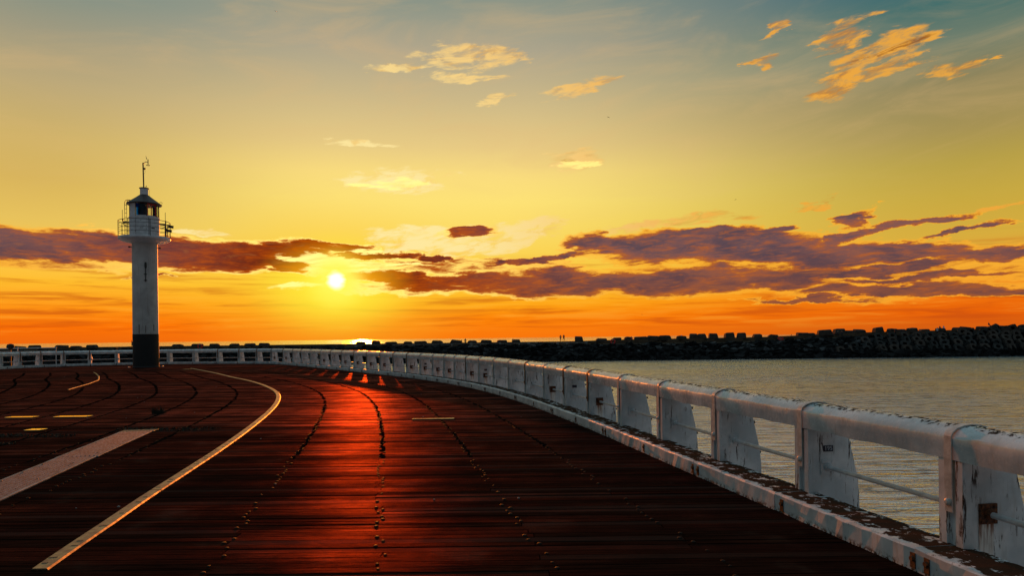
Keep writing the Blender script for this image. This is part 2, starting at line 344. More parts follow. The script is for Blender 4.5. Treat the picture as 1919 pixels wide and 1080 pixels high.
def white_paint(name, kind):
    """old white paint on timber; kind picks where the bare brown wood shows"""
    def fn(N):
        g = geo(N); P = g.outputs['Position']; nz = N.sep(g.outputs['Normal'])[2]
        pp = N.noise(P, 26, 6, .65); big = N.noise(P, 3.0, 4, .6); sm = N.noise(P, 90, 3, .6)
        stain = N.noise(N.vm('MULTIPLY', P, (14, 14, 2.2)), 1.6, 5, .6)
        c = N.mix(N.mapr(big, .35, .7), lin((170, 182, 186)), lin((210, 217, 218)))
        c = N.mix(N.mapr(stain, .52, .8, 0.0, .45), c, lin((150, 146, 132)))
        z = N.sep(P)[2]; dirt = 0.0
        if kind == 'beam':
            # dark lichen and peeled patches on the crown, streaks at the back edge
            st = N.noise(N.vm('MULTIPLY', P, (3, 3, 3)), 7.0, 7, .72)
            top = N.mapr(nz, .55, .98)
            yb = N.sep(N.new('ShaderNodeTexCoord').outputs['Object'])[1]
            bk = N.mapr(yb, -.15, -.02)
            k = N.m('MULTIPLY', top, N.m('MULTIPLY', N.mapr(st, N.mapr(bk, 0, 1, .68, .47), N.mapr(bk, 0, 1, .73, .53)), N.mapr(bk, 0, .6, .6, 1.0)))
            c = N.mix(k, c, (.022, .017, .012, 1)); dirt = k
        elif kind == 'kerb':
            st = N.noise(N.vm('MULTIPLY', P, (1, 1, 1)), 9.0, 7, .7)
            top = N.mapr(nz, .6, .9)
            yb = N.sep(N.new('ShaderNodeTexCoord').outputs['Object'])[1]
            cen = N.m('MULTIPLY', N.mapr(yb, -.42, -.33), N.mapr(yb, -.10, -.02, 1.0, .5))
            k = N.m('MULTIPLY', top, N.mapr(N.m('ADD', st, N.m('MULTIPLY', cen, .16)), .555, .60))
            c = N.mix(k, c, N.mix(sm, (.030, .018, .012, 1), (.075, .042, .026, 1))); dirt = k
            low = N.m('MULTIPLY', N.mapr(z, .055, .0), N.mapr(pp, .46, .56))
            c = N.mix(low, c, (.03, .02, .014, 1))
        else:
            k = N.m('MULTIPLY', N.mapr(N.noise(N.vm('MULTIPLY', P, (10, 10, 1.2)), 2.2, 6, .7), .57, .61), N.mapr(big, .40, .55))
            c = N.mix(k, c, (.035, .020, .013, 1))
        chips = N.mapr(pp, .69, .71)
        c = N.mix(chips, c, (.06, .035, .02, 1))
        r = N.mapr(pp, .3, .7, .16, .32) if kind == 'beam' else N.mapr(pp, .3, .7, .40, .62)
        sp_ = N.m('MULTIPLY', N.m('SUBTRACT', 1.0, dirt), .75 if kind == 'beam' else .4); r = N.m('ADD', r, N.m('MULTIPLY', dirt, .5))
        return princ(N, c, r, sp_, 0, bump(N, N.m('ADD', N.m('MULTIPLY', pp, .5), big), .35, .006))
    return mat(name, fn)
M_BEAM = white_paint('white_beam_paint', 'beam')
M_KERB = white_paint('white_kerb_paint', 'kerb')
M_POST = white_paint('white_post_paint', 'post')
def rust_fn(N):
    P = geo(N).outputs['Position']; n = N.noise(P, 40, 5, .7)
    return princ(N, N.mix(N.mapr(n, .35, .65), (.022, .013, .010, 1), (.16, .055, .018, 1)), .75, .3, 0, bump(N, n, .6, .004))
M_RUST = mat('rusty_iron', rust_fn)
def streak_fn(N):
    # run-off of rust over white paint, fading downwards along the streak
    tc = N.new('ShaderNodeTexCoord').outputs['Object']; P = geo(N).outputs['Position']
    n = N.noise(N.vm('MULTIPLY', P, (60, 60, 5)), 1.0, 4, .6)
    z = N.sep(tc)[2]
    f = N.m('MULTIPLY', N.mapr(n, .38, .66), N.mapr(z, .02, .34))
    return princ(N, N.mix(f, lin((206, 208, 202)), (.17, .062, .022, 1)), .6, .3)
M_STREAK = mat('rust_stained_paint', streak_fn)
M_BAR = plain('painted_steel_tube', lin((196, 200, 200)), .35, .0, .15, 14)
M_STRAP = plain('painted_steel_strap', lin((188, 186, 180)), .42, .0, .2, 20)
M_STRAP_R = plain('rusted_steel_strap', (.16, .075, .04, 1), .6, .0, .45, 25)
M_BLACK = plain('black_paint', (.006, .006, .007, 1), .7, 0, .3, 5)
M_BOLT = plain('tarred_bolt_iron', (.008, .007, .006, 1), .6, 0, .4, 30, spec=.08)
M_DARK = plain('dark_iron', (.03, .028, .026, 1), .5, .3, .3, 20)
def tower_fn(N):
    P = geo(N).outputs['Position']; big = N.noise(P, .9, 5, .6); run = N.noise(N.vm('MULTIPLY', P, (9, 9, .5)), 1.0, 5, .65); ch = N.noise(P, 14, 5, .7)
    c = N.mix(N.mapr(big, .35, .65), lin((160, 158, 156)), lin((186, 186, 184)))
    c = N.mix(N.mapr(run, .54, .72, 0.0, .5), c, lin((118, 104, 88)))
    c = N.mix(N.mapr(ch, .70, .73, 0.0, .8), c, (.10, .05, .025, 1))
    return princ(N, c, .55, .4, 0, bump(N, big, .3, .03))
M_TOWER = mat('white_tower_paint', tower_fn)
M_TWHITE = plain('white_painted_steel', lin((186, 190, 194)), .5, 0, .12, 5)
M_ROOF = plain('dark_roof_metal', (.035, .022, .018, 1), .5, .2, .3, 6)
M_CONC = plain('weathered_concrete', (.050, .042, .036, 1), .9, 0, .3, .7, spec=.15)
M_CONC_L = plain('pale_concrete', (.20, .20, .19, 1), .85, 0, .25, .9)
M_WALL = plain('breakwater_wall_concrete', (.075, .055, .036, 1), .9, 0, .3, .3, spec=.15)
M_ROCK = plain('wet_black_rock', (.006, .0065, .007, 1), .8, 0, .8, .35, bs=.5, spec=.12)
M_RED = plain('red_paint', (.55, .02, .02, 1), .45, 0, .1, 5)
M_LETTER = plain('pale_lettering', lin((170, 180, 190)), .5, 0, .05, 10)
M_PLATE = plain('dark_blue_plate', (.012, .014, .03, 1), .35, 0, .1, 10)
M_STEEL = plain('galvanised_steel', (.42, .43, .44, 1), .4, .7, .2, 12)
M_GRASS = plain('dry_weeds', (.026, .024, .013, 1), .9, 0, .5, 12)
M_SKIN = plain('skin', (.35, .2, .14, 1), .6)
M_CLOTH_K = plain('dark_cloth', (.02, .022, .028, 1), .9)
M_CLOTH_R = plain('red_cloth', (.62, .03, .03, 1), .8)
M_CLOTH_W = plain('pale_blue_cloth', (.45, .5, .6, 1), .8)
def brass_fn(N):
    P = geo(N).outputs['Position']; n = N.noise(P, 9, 5, .6); f = N.noise(N.vm('MULTIPLY', P, (60, 4, 1)), 1, 3)
    return princ(N, N.mix(N.mapr(n, .35, .7), (.30, .23, .14, 1), (.16, .12, .085, 1)), N.mapr(n, .3, .7, .38, .56), .5, .85, bump(N, f, .2, .002))
M_STRIP = mat('worn_metal_strip', brass_fn)
def plate_fn(N):
    P = geo(N).outputs['Position']; n = N.noise(P, 9, 5, .6)
    return princ(N, N.mix(n, (1.0, .78, .36, 1), (.95, .66, .28, 1)), .08, .5, 1.0, bump(N, n, .08, .003))
M_PLATEM = mat('polished_brass_plate', plate_fn)
def alu_fn(N):
    P = geo(N).outputs['Position']; n = N.noise(P, 3, 5, .6); s_ = N.noise(P, 60, 3, .6)
    wr = N.noise(N.vm('MULTIPLY', P, (9, 1.2, 1)), 1.5, 6, .7)
    c = N.mix(N.mapr(n, .35, .65), (.12, .13, .14, 1), (.26, .27, .27, 1))
    c = N.mix(N.mapr(wr, .48, .62, 0.0, .8), c, (.035, .032, .030, 1))
    return princ(N, c, N.mapr(s_, .3, .7, .50, .72), .3, .25, bump(N, s_, .2, .002))
M_ALU = mat('ribbed_aluminium', alu_fn)
def glass(name, col):
    def fn(N):
        tr = N.new('ShaderNodeBsdfTransparent'); tr.inputs[0].default_value = col
        gl = N.new('ShaderNodeBsdfGlossy'); gl.inputs['Roughness'].default_value = .03; gl.inputs[0].default_value = (.8, .8, .8, 1)
        fr = N.new('ShaderNodeFresnel'); fr.inputs[0].default_value = 1.45
        mx = N.new('ShaderNodeMixShader'); N.l.new(fr.outputs[0], mx.inputs[0]); N.l.new(tr.outputs[0], mx.inputs[1]); N.l.new(gl.outputs[0], mx.inputs[2])
        return mx.outputs[0]
    return mat(name, fn)
M_GLASS = glass('clear_glass', (.92, .92, .92, 1)); M_GLASS_R = glass('red_glass', (.95, .16, .06, 1)); M_GLASS_C = glass('cyan_glass', (0.0, .30, 1.0, 1))

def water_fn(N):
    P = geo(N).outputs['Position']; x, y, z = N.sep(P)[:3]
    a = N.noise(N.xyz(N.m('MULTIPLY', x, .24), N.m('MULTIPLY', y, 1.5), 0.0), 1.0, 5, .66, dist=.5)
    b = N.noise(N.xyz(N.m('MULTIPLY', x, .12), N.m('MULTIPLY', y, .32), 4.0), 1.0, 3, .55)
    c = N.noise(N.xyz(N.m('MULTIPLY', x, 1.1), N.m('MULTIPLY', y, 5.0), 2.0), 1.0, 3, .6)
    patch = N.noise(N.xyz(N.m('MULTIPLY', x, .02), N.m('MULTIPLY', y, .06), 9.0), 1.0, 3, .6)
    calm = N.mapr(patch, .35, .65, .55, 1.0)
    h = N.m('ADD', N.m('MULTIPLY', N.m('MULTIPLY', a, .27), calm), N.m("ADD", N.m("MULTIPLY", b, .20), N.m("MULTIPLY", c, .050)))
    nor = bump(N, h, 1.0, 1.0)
    rip = N.noise(N.xyz(N.m('MULTIPLY', x, .5), N.m('MULTIPLY', y, 1.9), 12.0), 1.0, 6, .7, dist=.6)  # dark ripples and silvery reflection painted into colour and metallic by this noise
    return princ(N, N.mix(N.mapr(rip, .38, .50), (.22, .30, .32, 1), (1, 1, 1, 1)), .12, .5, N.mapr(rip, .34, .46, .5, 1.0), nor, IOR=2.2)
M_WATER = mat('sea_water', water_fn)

# ------------------------------------------------------------------ sea
WZ = -4.15
m = MB(); m.v = [(-30000, -8000, WZ), (30000, -8000, WZ), (30000, 42000, WZ), (-30000, 42000, WZ)]; m.f = [(0, 1, 2, 3)]; m.m = [0]
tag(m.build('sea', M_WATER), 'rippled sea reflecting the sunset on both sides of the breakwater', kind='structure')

# ------------------------------------------------------------------ plan of the pier: inner foot line of the kerb
KP = [(3.35,-8), (3.42,-3), (3.35,0), (3.15,2.6), (2.81,4.85), (2.44,6.36), (2.09,8.2), (1.88,9.42), (1.70,10.5), (1.26,12.87), (.904,14.37), (.5,16.3), (.12,17.9), (-.40,19.7), (-.85,21.2), (-1.3,22.45), (-1.8,23.7), (-2.3,24.85), (-2.85,26.0), (-3.4,27.15), (-4.05,28.35), (-4.75,29.65), (-5.5,30.9), (-6.4,32.3), (-7.4,33.95), (-8.4,35.65), (-9.45,37.25), (-10.4,38.8), (-11.4,40.3), (-12.75,42.4), (-14.1,44.4), (-15.4,46.4), (-16.5,48.0), (-17.7,49.0), (-19.2,49.6), (-21.6,50.15), (-23.6,50.45), (-25.6,50.5), (-27.5,50.35), (-29.3,50.0), (-30.9,49.4), (-32.2,48.4), (-33.1,46.9), (-33.4,45.0), (-33.2,42.8), (-32.3,40.2), (-30.9,37.6), (-29.3,35.0), (-27.6,31.8), (-26.0,28.5), (-24.6,25.0), (-23.3,21.0), (-22.2,17.0), (-21.3,12.0), (-20.8,6.0), (-20.8,-8.0)]
def catmull(pts, n=12):
    out = []
    for i in range(len(pts)-1):
        p0 = Vector(pts[max(i-1, 0)]); p1 = Vector(pts[i]); p2 = Vector(pts[i+1]); p3 = Vector(pts[min(i+2, len(pts)-1)])
        for k in range(n):
            t = k/n
            out.append(0.5*((2*p1)+(p2-p0)*t+(2*p0-5*p1+4*p2-p3)*t*t+(3*p1-p0-3*p2+p3)*t**3))
    out.append(Vector(pts[-1])); return out
# light smoothing of the surveyed points before splining
KS = [Vector(p) for p in KP]
for _ in range(2): KS = [KS[0]]+[(KS[i-1]+2*KS[i]+KS[i+1])/4 for i in range(1, len(KS)-1)]+[KS[-1]]
PATH = catmull([tuple(p) for p in KS])
def offset_path(path, d):
    o = []
    for i, p in enumerate(path):
        t = (path[min(i+1, len(path)-1)]-path[max(i-1, 0)]).normalized()
        o.append(p+Vector((t.y, -t.x))*d)
    return o
def walk(path, start, step, n):
    """points spaced evenly along the path, starting at arc length start"""
    res = []; s = 0; want = start
    for a, b in zip(path, path[1:]):
        L = (b-a).length
        while want <= s+L and len(res) < n:
            res.append((a.lerp(b, (want-s)/L), (b-a).normalized())); want += step
        s += L
    return res
def x_right(y):
    best = None
    for a, b in zip(PATH, PATH[1:]):
        if (a.y-y)*(b.y-y) <= 0 and a.y != b.y and a.x > -26:
            x = a.x+(b.x-a.x)*(y-a.y)/(b.y-a.y)
            best = x if best is None else max(best, x)
    return best
def x_left(y):
    best = None
    for a, b in zip(PATH, PATH[1:]):
        if (a.y-y)*(b.y-y) <= 0 and a.y != b.y and a.x <= -20:
            x = a.x+(b.x-a.x)*(y-a.y)/(b.y-a.y)
            best = x if best is None else min(best, x)
    return best if best is not None else -26
# ------------------------------------------------------------------ deck
outline = [p for p in PATH]
edge = offset_path(PATH, .34)
m = MB()
n = len(edge)
m.v = [(p.x, p.y, -.055) for p in edge]+[(p.x, p.y, -.55) for p in edge]
m.f = [tuple(range(n)), tuple(reversed(range(n, 2*n)))]+[(i, (i+1) % n, n+(i+1) % n, n+i) for i in range(n)]; m.m = [0]*len(m.f)
M_UNDER = plain('dark_joist_timber', (.006, .005, .004, 1), .95, 0, .4, 3, spec=0.0)
deck = tag(m.build('pier_deck', M_UNDER), 'dark timber pier deck curving round to the lighthouse', kind='structure')
W = .115
def joint_x(y, k):
    """the curved joist lines run parallel to the kerb"""
    x = x_right(min(y, 49.5)); x2 = x_right(min(y, 49.0)+.5) if y < 49 else x
    s = min(2.0, math.sqrt(1+((x2-x)/.5)**2))
    return x-k*1.215*s
unit = MB(); unit.box(0, 1, -.5, .5, -.042, 0)
UNIT = unit.mesh('plank', M_PLANK_NEAR)
rows = []
y = -3.0
near_planks = 0
stuff = {'a': MB(), 'b': MB(), 'c': MB()}
bolts = []
r = 0
bandtilt = 0.0
while y < 50.4:
    yc = y+W/2
    xr, xl = x_right(yc), x_left(yc)
    if xr is None: y += W; r += 1; continue
    cuts = []
    ks = [k for k in range(1, 17) if xl+1.2 < joint_x(yc, k) < xr-.6]
    step = R.choice((0, 1, 2)); k = 1+step
    while k <= (ks[-1] if ks else 0):
        if k in ks: cuts.append(joint_x(yc, k)+R.uniform(-.05, .05))
        k += R.choice((2, 3, 3))
    xs = [xl-.02]+sorted(cuts)+[xr+.03]
    if R.random() < .12: bandtilt = R.gauss(0, .35)
    gap = .007+(R.random() < .3)*R.uniform(.003, .011)
    for a, b in zip(xs, xs[1:]):
        tilt = math.radians(R.gauss(0, .85)+bandtilt); dz = R.uniform(-.0025, .0015)
        yaw = R.gauss(0, .0006)
        T = Matrix.Translation((a, yc, dz)) @ Matrix.Rotation(yaw, 4, 'Z') @ Matrix.Rotation(tilt, 4, 'X')
        L = b-a-.008
        if 4.45 < yc < 9.6 and a < 3.2 and b > -.82*yc and near_planks < 292:
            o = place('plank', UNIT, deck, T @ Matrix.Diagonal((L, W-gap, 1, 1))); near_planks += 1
        else:
            key = 'a' if yc < 9.05 else ('b' if yc < 13.15 else 'c')
            stuff[key].box(0, L, -(W-gap)/2, (W-gap)/2, -.042, 0, T)
    # bolt heads, one or two on every board where it crosses a joist
    if 3.5 < yc < 40 and R.random() < .7:
        for k in range(1, 17):
            xj = joint_x(yc, k)
            if xj < xl+.3 or k == 5 or abs(xj/yc) > .85: continue
            bolts.append((xj+R.choice((-.028, .03))+R.uniform(-.010, .010), yc+R.uniform(-.02, .02), k))
    y += W; r += 1
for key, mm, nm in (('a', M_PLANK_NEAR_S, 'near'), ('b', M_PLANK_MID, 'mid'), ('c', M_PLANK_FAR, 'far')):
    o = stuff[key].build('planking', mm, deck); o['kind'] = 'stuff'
bm_ = MB(); bm_.lathe([(.018, 0), (.017, .003), (.012, .006), (.004, .007)], 10)
BOLT = bm_.mesh('bolt', M_BOLT, smooth=True)
bolts.sort(key=lambda b: b[1])
far_b = MB()
cnt = 0
for (bx, by, k) in bolts:
    if by > 4.5 and cnt < 290 and by < 11 and abs(bx/by) < .8:
        place('bolt', BOLT, deck, Matrix.Translation((bx, by, 0)) @ Matrix.Scale(R.uniform(.75, 1.15), 4)); cnt += 1
    elif 4 < by < 17:
        far_b.box(bx-.020, bx+.020, by-.018, by+.018, -.01, .006, taper=.6)
o = far_b.build('bolt_heads', M_BOLT, deck); o['kind'] = 'stuff'
# dark strips laid on top, standing in for shadowed gaps and bolt rows
js = MB()
for k in range(1, 15):
    if k == 5: continue
    yy = 9.5
    while yy < 38:
        xj = joint_x(yy, k)
        if R.random() < .84 and xj > x_left(yy)+.5:
            w = .008*(1+yy/26)
            js.box(xj-w+R.uniform(-.03, .03), xj+w+R.uniform(-.02, .03), yy, yy+W*1.03, .001, .007)
        yy += W
o = js.build('joint_gap_lines', M_UNDER, deck); o['kind'] = 'stuff'

# ------------------------------------------------------------------ pier railing (one fence, built post by post)
railing = tag(empty('pier_railing', (2.9, 4.8, 0)), 'long white timber railing on wedge posts curving round the pier edge', 'railing')
RL = offset_path(PATH, .31)
ARC = [12.8, 14.57, 16.2, 17.94, 19.62, 21.38, 23.05, 24.56, 26.4, 28.09, 29.64, 31.34, 32.66, 33.92, 35.0, 36.25, 37.79, 39.22, 41.03, 42.51, 44.58, 46.37, 48.71, 50.4, 52.24, 54.52, 56.35, 58.17, 60.38, 61.88, 63.53, 64.95, 66.83, 68.71, 70.71, 72.52, 74.29, 76.03, 77.62, 79.0, 80.4, 81.9]
ARC = [ARC[0]]+[(ARC[i-1]+2*ARC[i]+ARC[i+1])/4 for i in range(1, len(ARC)-1)]+[ARC[-1]]
ARC = [ARC[0]-5.2, ARC[0]-3.5, ARC[0]-1.76]+ARC+[ARC[-1]+1.75*k for k in range(1, 7)]
posts = []
for a in ARC:
    p, t = walk(RL, a, 1, 1)[0]; posts.append((p+Vector((t.y, -t.x))*.118, t))
RH = .985
def post_mesh():
    m = MB()
    # wedge: vertical inner face, outer edge leaning out towards the foot
    prof = [(-.118, -.45), (.41, -.45), (.39, .15), (.37, .32), (.272, .752), (-.118, .752)]
    m.prism(prof, -.100, .100, 'x')
    m.box(-.108, -.034, -.146, -.112, .165, .80); m.box(.038, .108, -.144, -.112, .165, .775)
    return m.mesh('post', M_POST, bevel=.004)
def strap_mesh(mt):
    m = MB()
    ln = [(-.163, .40), (-.166, .60), (-.167, .93)]
    for i in range(0, 9):
        a = PI-PI*i/8; ln.append((.005+.172*math.cos(a), .930+.080*math.sin(a)))
    ln += [(.178, .80)]
    t = .008
    pr = [(a, b) for a, b in ln]
    inn = [(-.155, .40), (-.158, .60), (-.159, .93)]+[(.005+.164*math.cos(PI-PI*i/8), .926+.074*math.sin(PI-PI*i/8)) for i in range(9)]+[(.170, .80)]
    nn = len(pr); i0 = len(m.v)
    for x in (-.030, .034):
        for p in pr: m.v.append((x, p[0], p[1]))
        for p in inn: m.v.append((x, p[0], p[1]))
    def id_(s, w, k): return i0+s*2*nn+w*nn+k
    for k in range(nn-1):
        for q in ((id_(0,0,k), id_(1,0,k), id_(1,0,k+1), id_(0,0,k+1)), (id_(0,1,k), id_(0,1,k+1), id_(1,1,k+1), id_(1,1,k)),
                  (id_(0,0,k), id_(0,0,k+1), id_(0,1,k+1), id_(0,1,k)), (id_(1,0,k), id_(1,1,k), id_(1,1,k+1), id_(1,0,k+1))):
            m.f.append(q); m.m.append(0)
    T = Matrix.Translation((.002, -.165, .47)) @ Matrix.Rotation(PI/2, 4, 'X')
    m.lathe([(.026, 0), (.026, .012), (.014, .022)], 10, T)
    return m.mesh('strap', mt, smooth=True)
def bracket_mesh(rusty):
    m = MB()
    m.box(.101, .111, -.02, .12, .33, .47)
    for dy in (.0, .10):
        for dz in (.35, .45):
            m.lathe([(.013, 0), (.012, .010)], 8, Matrix.Translation((.109, dy, dz)) @ Matrix.Rotation(PI/2, 4, 'Y'))
    m.lathe([(.038, 0), (.036, .03), (.030, .036)], 14, Matrix.Translation((.111, .05, .40)) @ Matrix.Rotation(PI/2, 4, 'Y'))
    return m.mesh('bracket', M_RUST if rusty else M_POST, smooth=True)
def anchor_mesh():
    m = MB(); m.lathe([(.018, 0), (.018, .05), (.012, .055)], 8, Matrix.Rotation(-PI/2, 4, 'X'))
    return m.mesh('anchor_bolt', M_DARK, smooth=True)
POSTM = post_mesh(); STRAPS = [strap_mesh(M_STRAP), strap_mesh(M_STRAP_R)]
BRK = [bracket_mesh(False), bracket_mesh(True)]; ANCH = anchor_mesh()
sm_ = MB(); sm_.v = [(0, -.05, 0), (0, .05, 0), (0, .062, .34), (0, -.058, .34), (-.004, -.05, 0), (-.004, .05, 0), (-.004, .062, .34), (-.004, -.058, .34)]
sm_.f = [(0, 1, 2, 3), (4, 7, 6, 5), (0, 4, 5, 1), (1, 5, 6, 2), (2, 6, 7, 3), (3, 7, 4, 0)]; sm_.m = [0]*6
STREAK = sm_.mesh('rust_streak', M_STREAK)
def beam_mesh(seed):
    rr = random.Random(seed); m = MB(); S = 14
    prof = [(-.150, .765), (-.153, .85), (-.155, .912), (-.150, .930)]
    for i in range(1, 8):
        xx = -.150+.312*i/8; prof.append((xx, .925+math.sqrt(.204**2-(xx-.004)**2)-.129))
    prof += [(.162, .925), (.160, .85), (.155, .765)]
    n = len(prof)
    for j in range(S+1):
        x = j/S; dip = rr.gauss(0, .0022)
        for k, (a, b) in enumerate(prof):
            e = rr.gauss(0, .0022)
            if k in (0, n-1): e = rr.gauss(0, .004)
            m.v.append((x, a+rr.gauss(0, .0010), b+e+(dip if 3 < k < n-3 else 0)))
    for j in range(S):
        for k in range(n):
            k2 = (k+1) % n
            m.f.append((j*n+k, j*n+k2, (j+1)*n+k2, (j+1)*n+k)); m.m.append(0)
    m.f.append(tuple(range(n))); m.f.append(tuple(reversed([S*n+k for k in range(n)]))); m.m += [0, 0]
    return m.mesh('rail_beam', M_BEAM, smooth=True)
BEAMS = [beam_mesh(i) for i in range(5)]
def kerb_mesh(seed):
    rr = random.Random(seed); m = MB(); S = 16
    prof = [(-.428, -.03), (-.430, .150), (-.416, .166), (-.045, .163), (-.040, -.03)]
    n = len(prof)
    for j in range(S+1):
        for k, (a, b) in enumerate(prof):
            m.v.append((j/S, a+rr.gauss(0, .002), b+(rr.gauss(0, .0025) if 0 < k < 4 else 0)))
    for j in range(S):
        for k in range(n):
            k2 = (k+1) % n
            m.f.append((j*n+k, j*n+k2, (j+1)*n+k2, (j+1)*n+k)); m.m.append(0)
    m.f.append(tuple(range(n))); m.f.append(tuple(reversed([S*n+k for k in range(n)]))); m.m += [0, 0]
    return m.mesh('kerb_beam', M_KERB)
KERBS = [kerb_mesh(i+20) for i in range(4)]
tb = MB(); tb.tube([(0, .05, .40), (.5, .05, .398), (1, .05, .40)], .021, 10); BARM = tb.mesh('lower_bar', M_BAR, smooth=True)
kb = MB(); kb.box(-.024, .024, -.436, -.428, .02, .125); kb.lathe([(.02, 0), (.018, .018)], 8, Matrix.Translation((0, -.432, .085)) @ Matrix.Rotation(PI/2, 4, 'X'))
KCL = kb.mesh('kerb_clamp', M_RUST)
pm = MB(); pm.box(.100, .106, .015, .115, .545, .602)
PLATE0 = pm.mesh('number_plate', M_PLATE)
def numbered_plate():
    cu = bpy.data.curves.new('digits', 'FONT'); cu.body = '195'; cu.size = .056; cu.extrude = .0012; cu.align_x = 'CENTER'; cu.align_y = 'CENTER'
    ob = bpy.data.objects.new('digits', cu); C.objects.link(ob)
    dg = bpy.context.evaluated_depsgraph_get(); me = bpy.data.meshes.new_from_object(ob.evaluated_get(dg))
    C.objects.unlink(ob); bpy.data.objects.remove(ob)
    m = MB(); m.box(.100, .106, .015, .115, .545, .602); m.mi = 1; i0 = len(m.v)
    T = Matrix(((0, 0, 1, .1070), (1, 0, 0, .065), (0, 1, 0, .5735), (0, 0, 0, 1)))
    for v in me.vertices: m.v.append(tuple(T @ v.co))
    for p in me.polygons: m.f.append(tuple(i0+k for k in p.vertices)); m.m.append(1)
    return m.mesh('number_plate', [M_PLATE, M_LETTER])
PM = []
off = Vector(railing.location)
for i, (p, t) in enumerate(posts):
    dist = math.hypot(p.x, p.y)
    hs = (RH+.085*min(1, max(0, (dist-5)/40)))/.988
    M = Matrix.Translation(Vector((p.x, p.y, 0))-off) @ Matrix.Rotation(math.atan2(-t.y, -t.x), 4, 'Z') @ Matrix.Diagonal((1, 1, hs, 1))
    PM.append((p, t, hs))
    po = place('post', POSTM, railing, M)
    rusty = R.random() < .55 if dist > 9 else False
    if i == 3: rusty = True
    if i in (4, 5, 6, 7): rusty = False
    place('strap', STRAPS[1 if (dist > 30 and R.random() < .8) or (dist > 12 and R.random() < .2) else 0], po)
    place('bracket', BRK[1 if rusty else 0], po)
    if rusty: place('rust_streak', STREAK, po, Matrix.Translation((.1045, .05+R.uniform(-.02, .02), .0)))
    for z_, yy in ((.24, .370), (.60, .300)): place('anchor_bolt', ANCH, po, Matrix.Translation((.03, yy, z_)))
    if i == 4: place('number_plate', numbered_plate(), po)
    elif i in (9, 14, 19): place('number_plate', PLATE0, po)
for i in range(len(posts)-1):
    (p, t, h0), (q, t2, h1) = PM[i], PM[i+1]
    d = q-p; L = d.length
    # local x runs from the farther post back to the nearer one
    ang = math.atan2(-d.y, -d.x); hs = (h0+h1)/2
    base = Matrix.Translation(Vector((q.x, q.y, 0))-off) @ Matrix.Rotation(ang, 4, 'Z')
    sl_ = Matrix.Identity(4)
    place('rail_beam', BEAMS[i % 5], railing, base @ Matrix.Diagonal((L, 1, hs, 1)))
    kk = place('kerb_beam', KERBS[i % 4], railing, base @ Matrix.Translation((.006, 0, 0)) @ Matrix.Diagonal((L-.012, 1, 1, 1)))
    bb = place('lower_bar', BARM, railing, base @ Matrix.Translation((.105, 0, 0)) @ Matrix.Diagonal((L-.21, 1, hs, 1)))
    for xx in ((.07,) if i % 2 else (-.06, .07)):
        place('kerb_clamp', KCL, railing, base @ Matrix.Translation((xx+.05, 0, 0)))

# ------------------------------------------------------------------ metal cover strips, ramp, plates and weeds on the deck
q = MB(); q.box(-.028, .028, -.011, .011, 0, .004); SLOT = q.mesh('slot', M_DARK)
def farx(y):
    l = [(18, -13.7), (20, -14.1), (22.5, -15.0), (25, -16.05), (27.5, -17.05), (30.1, -18.25), (33.5, -20.3), (37, -22.6), (43.2, -27.0)]
    for (a, xa), (b, xb) in zip(l, l[1:]):
        if y <= b: return xa+(xb-xa)*(y-a)/(b-a)
    return l[-1][1]
def strip(name, k, y0, y1, w, label, cat, seg=2.6, group=None):
    joint_x_ = globals()['joint_x']
    joint_x = (lambda y, k_: farx(y)) if k > 10 else joint_x_
    root = tag(empty(name, (joint_x(y0, k), y0, 0)), label, cat, group=group)
    y = y0
    while y < y1:
        ye = min(y+seg, y1); m = MB(); S = 6; t = .012
        pts = [(joint_x(y+(ye-.02-y)*j/S, k), y+(ye-.02-y)*j/S) for j in range(S+1)]
        for (xx, yy) in pts:
            for dx, dz in ((-w/2, .004), (-w/2+.012, t+.004), (w/2-.012, t+.004), (w/2, .004)):
                m.v.append((xx+dx-root.location.x, yy-root.location.y, dz))
        for j in range(S):
            for a in range(4):
                b = (a+1) % 4; m.f.append((j*4+a, j*4+b, (j+1)*4+b, (j+1)*4+a)); m.m.append(0)
        m.f.append((0, 1, 2, 3)); m.f.append((S*4+3, S*4+2, S*4+1, S*4)); m.m += [0, 0]
        sg = m.build('strip_segment', M_STRIP, root)
        yy = y+.12
        while yy < ye-.1:
            xx = joint_x(yy, k)+R.uniform(-.02, .02)-root.location.x
            place('slot', SLOT, sg, Matrix.Translation((xx, yy-root.location.y, .0145)) @ Matrix.Rotation(R.gauss(0, .1), 4, 'Z') @ Matrix.Diagonal((R.uniform(.6, 1.1), R.uniform(.6, 1.2), 1, 1)))
            yy += R.choice((.22, .30, .45, .13))
        y = ye
    return root
strip('cover_strip', 5, 4.95, 42.0, .13, 'long curved metal cover strip with dark slots, running from the foreground towards the railing', 'metal strip')
strip('cover_strip', 10.3, 24.0, 38.0, .065, 'short curved metal cover strip on the planks left of the lighthouse foot', 'metal strip', 1.8)

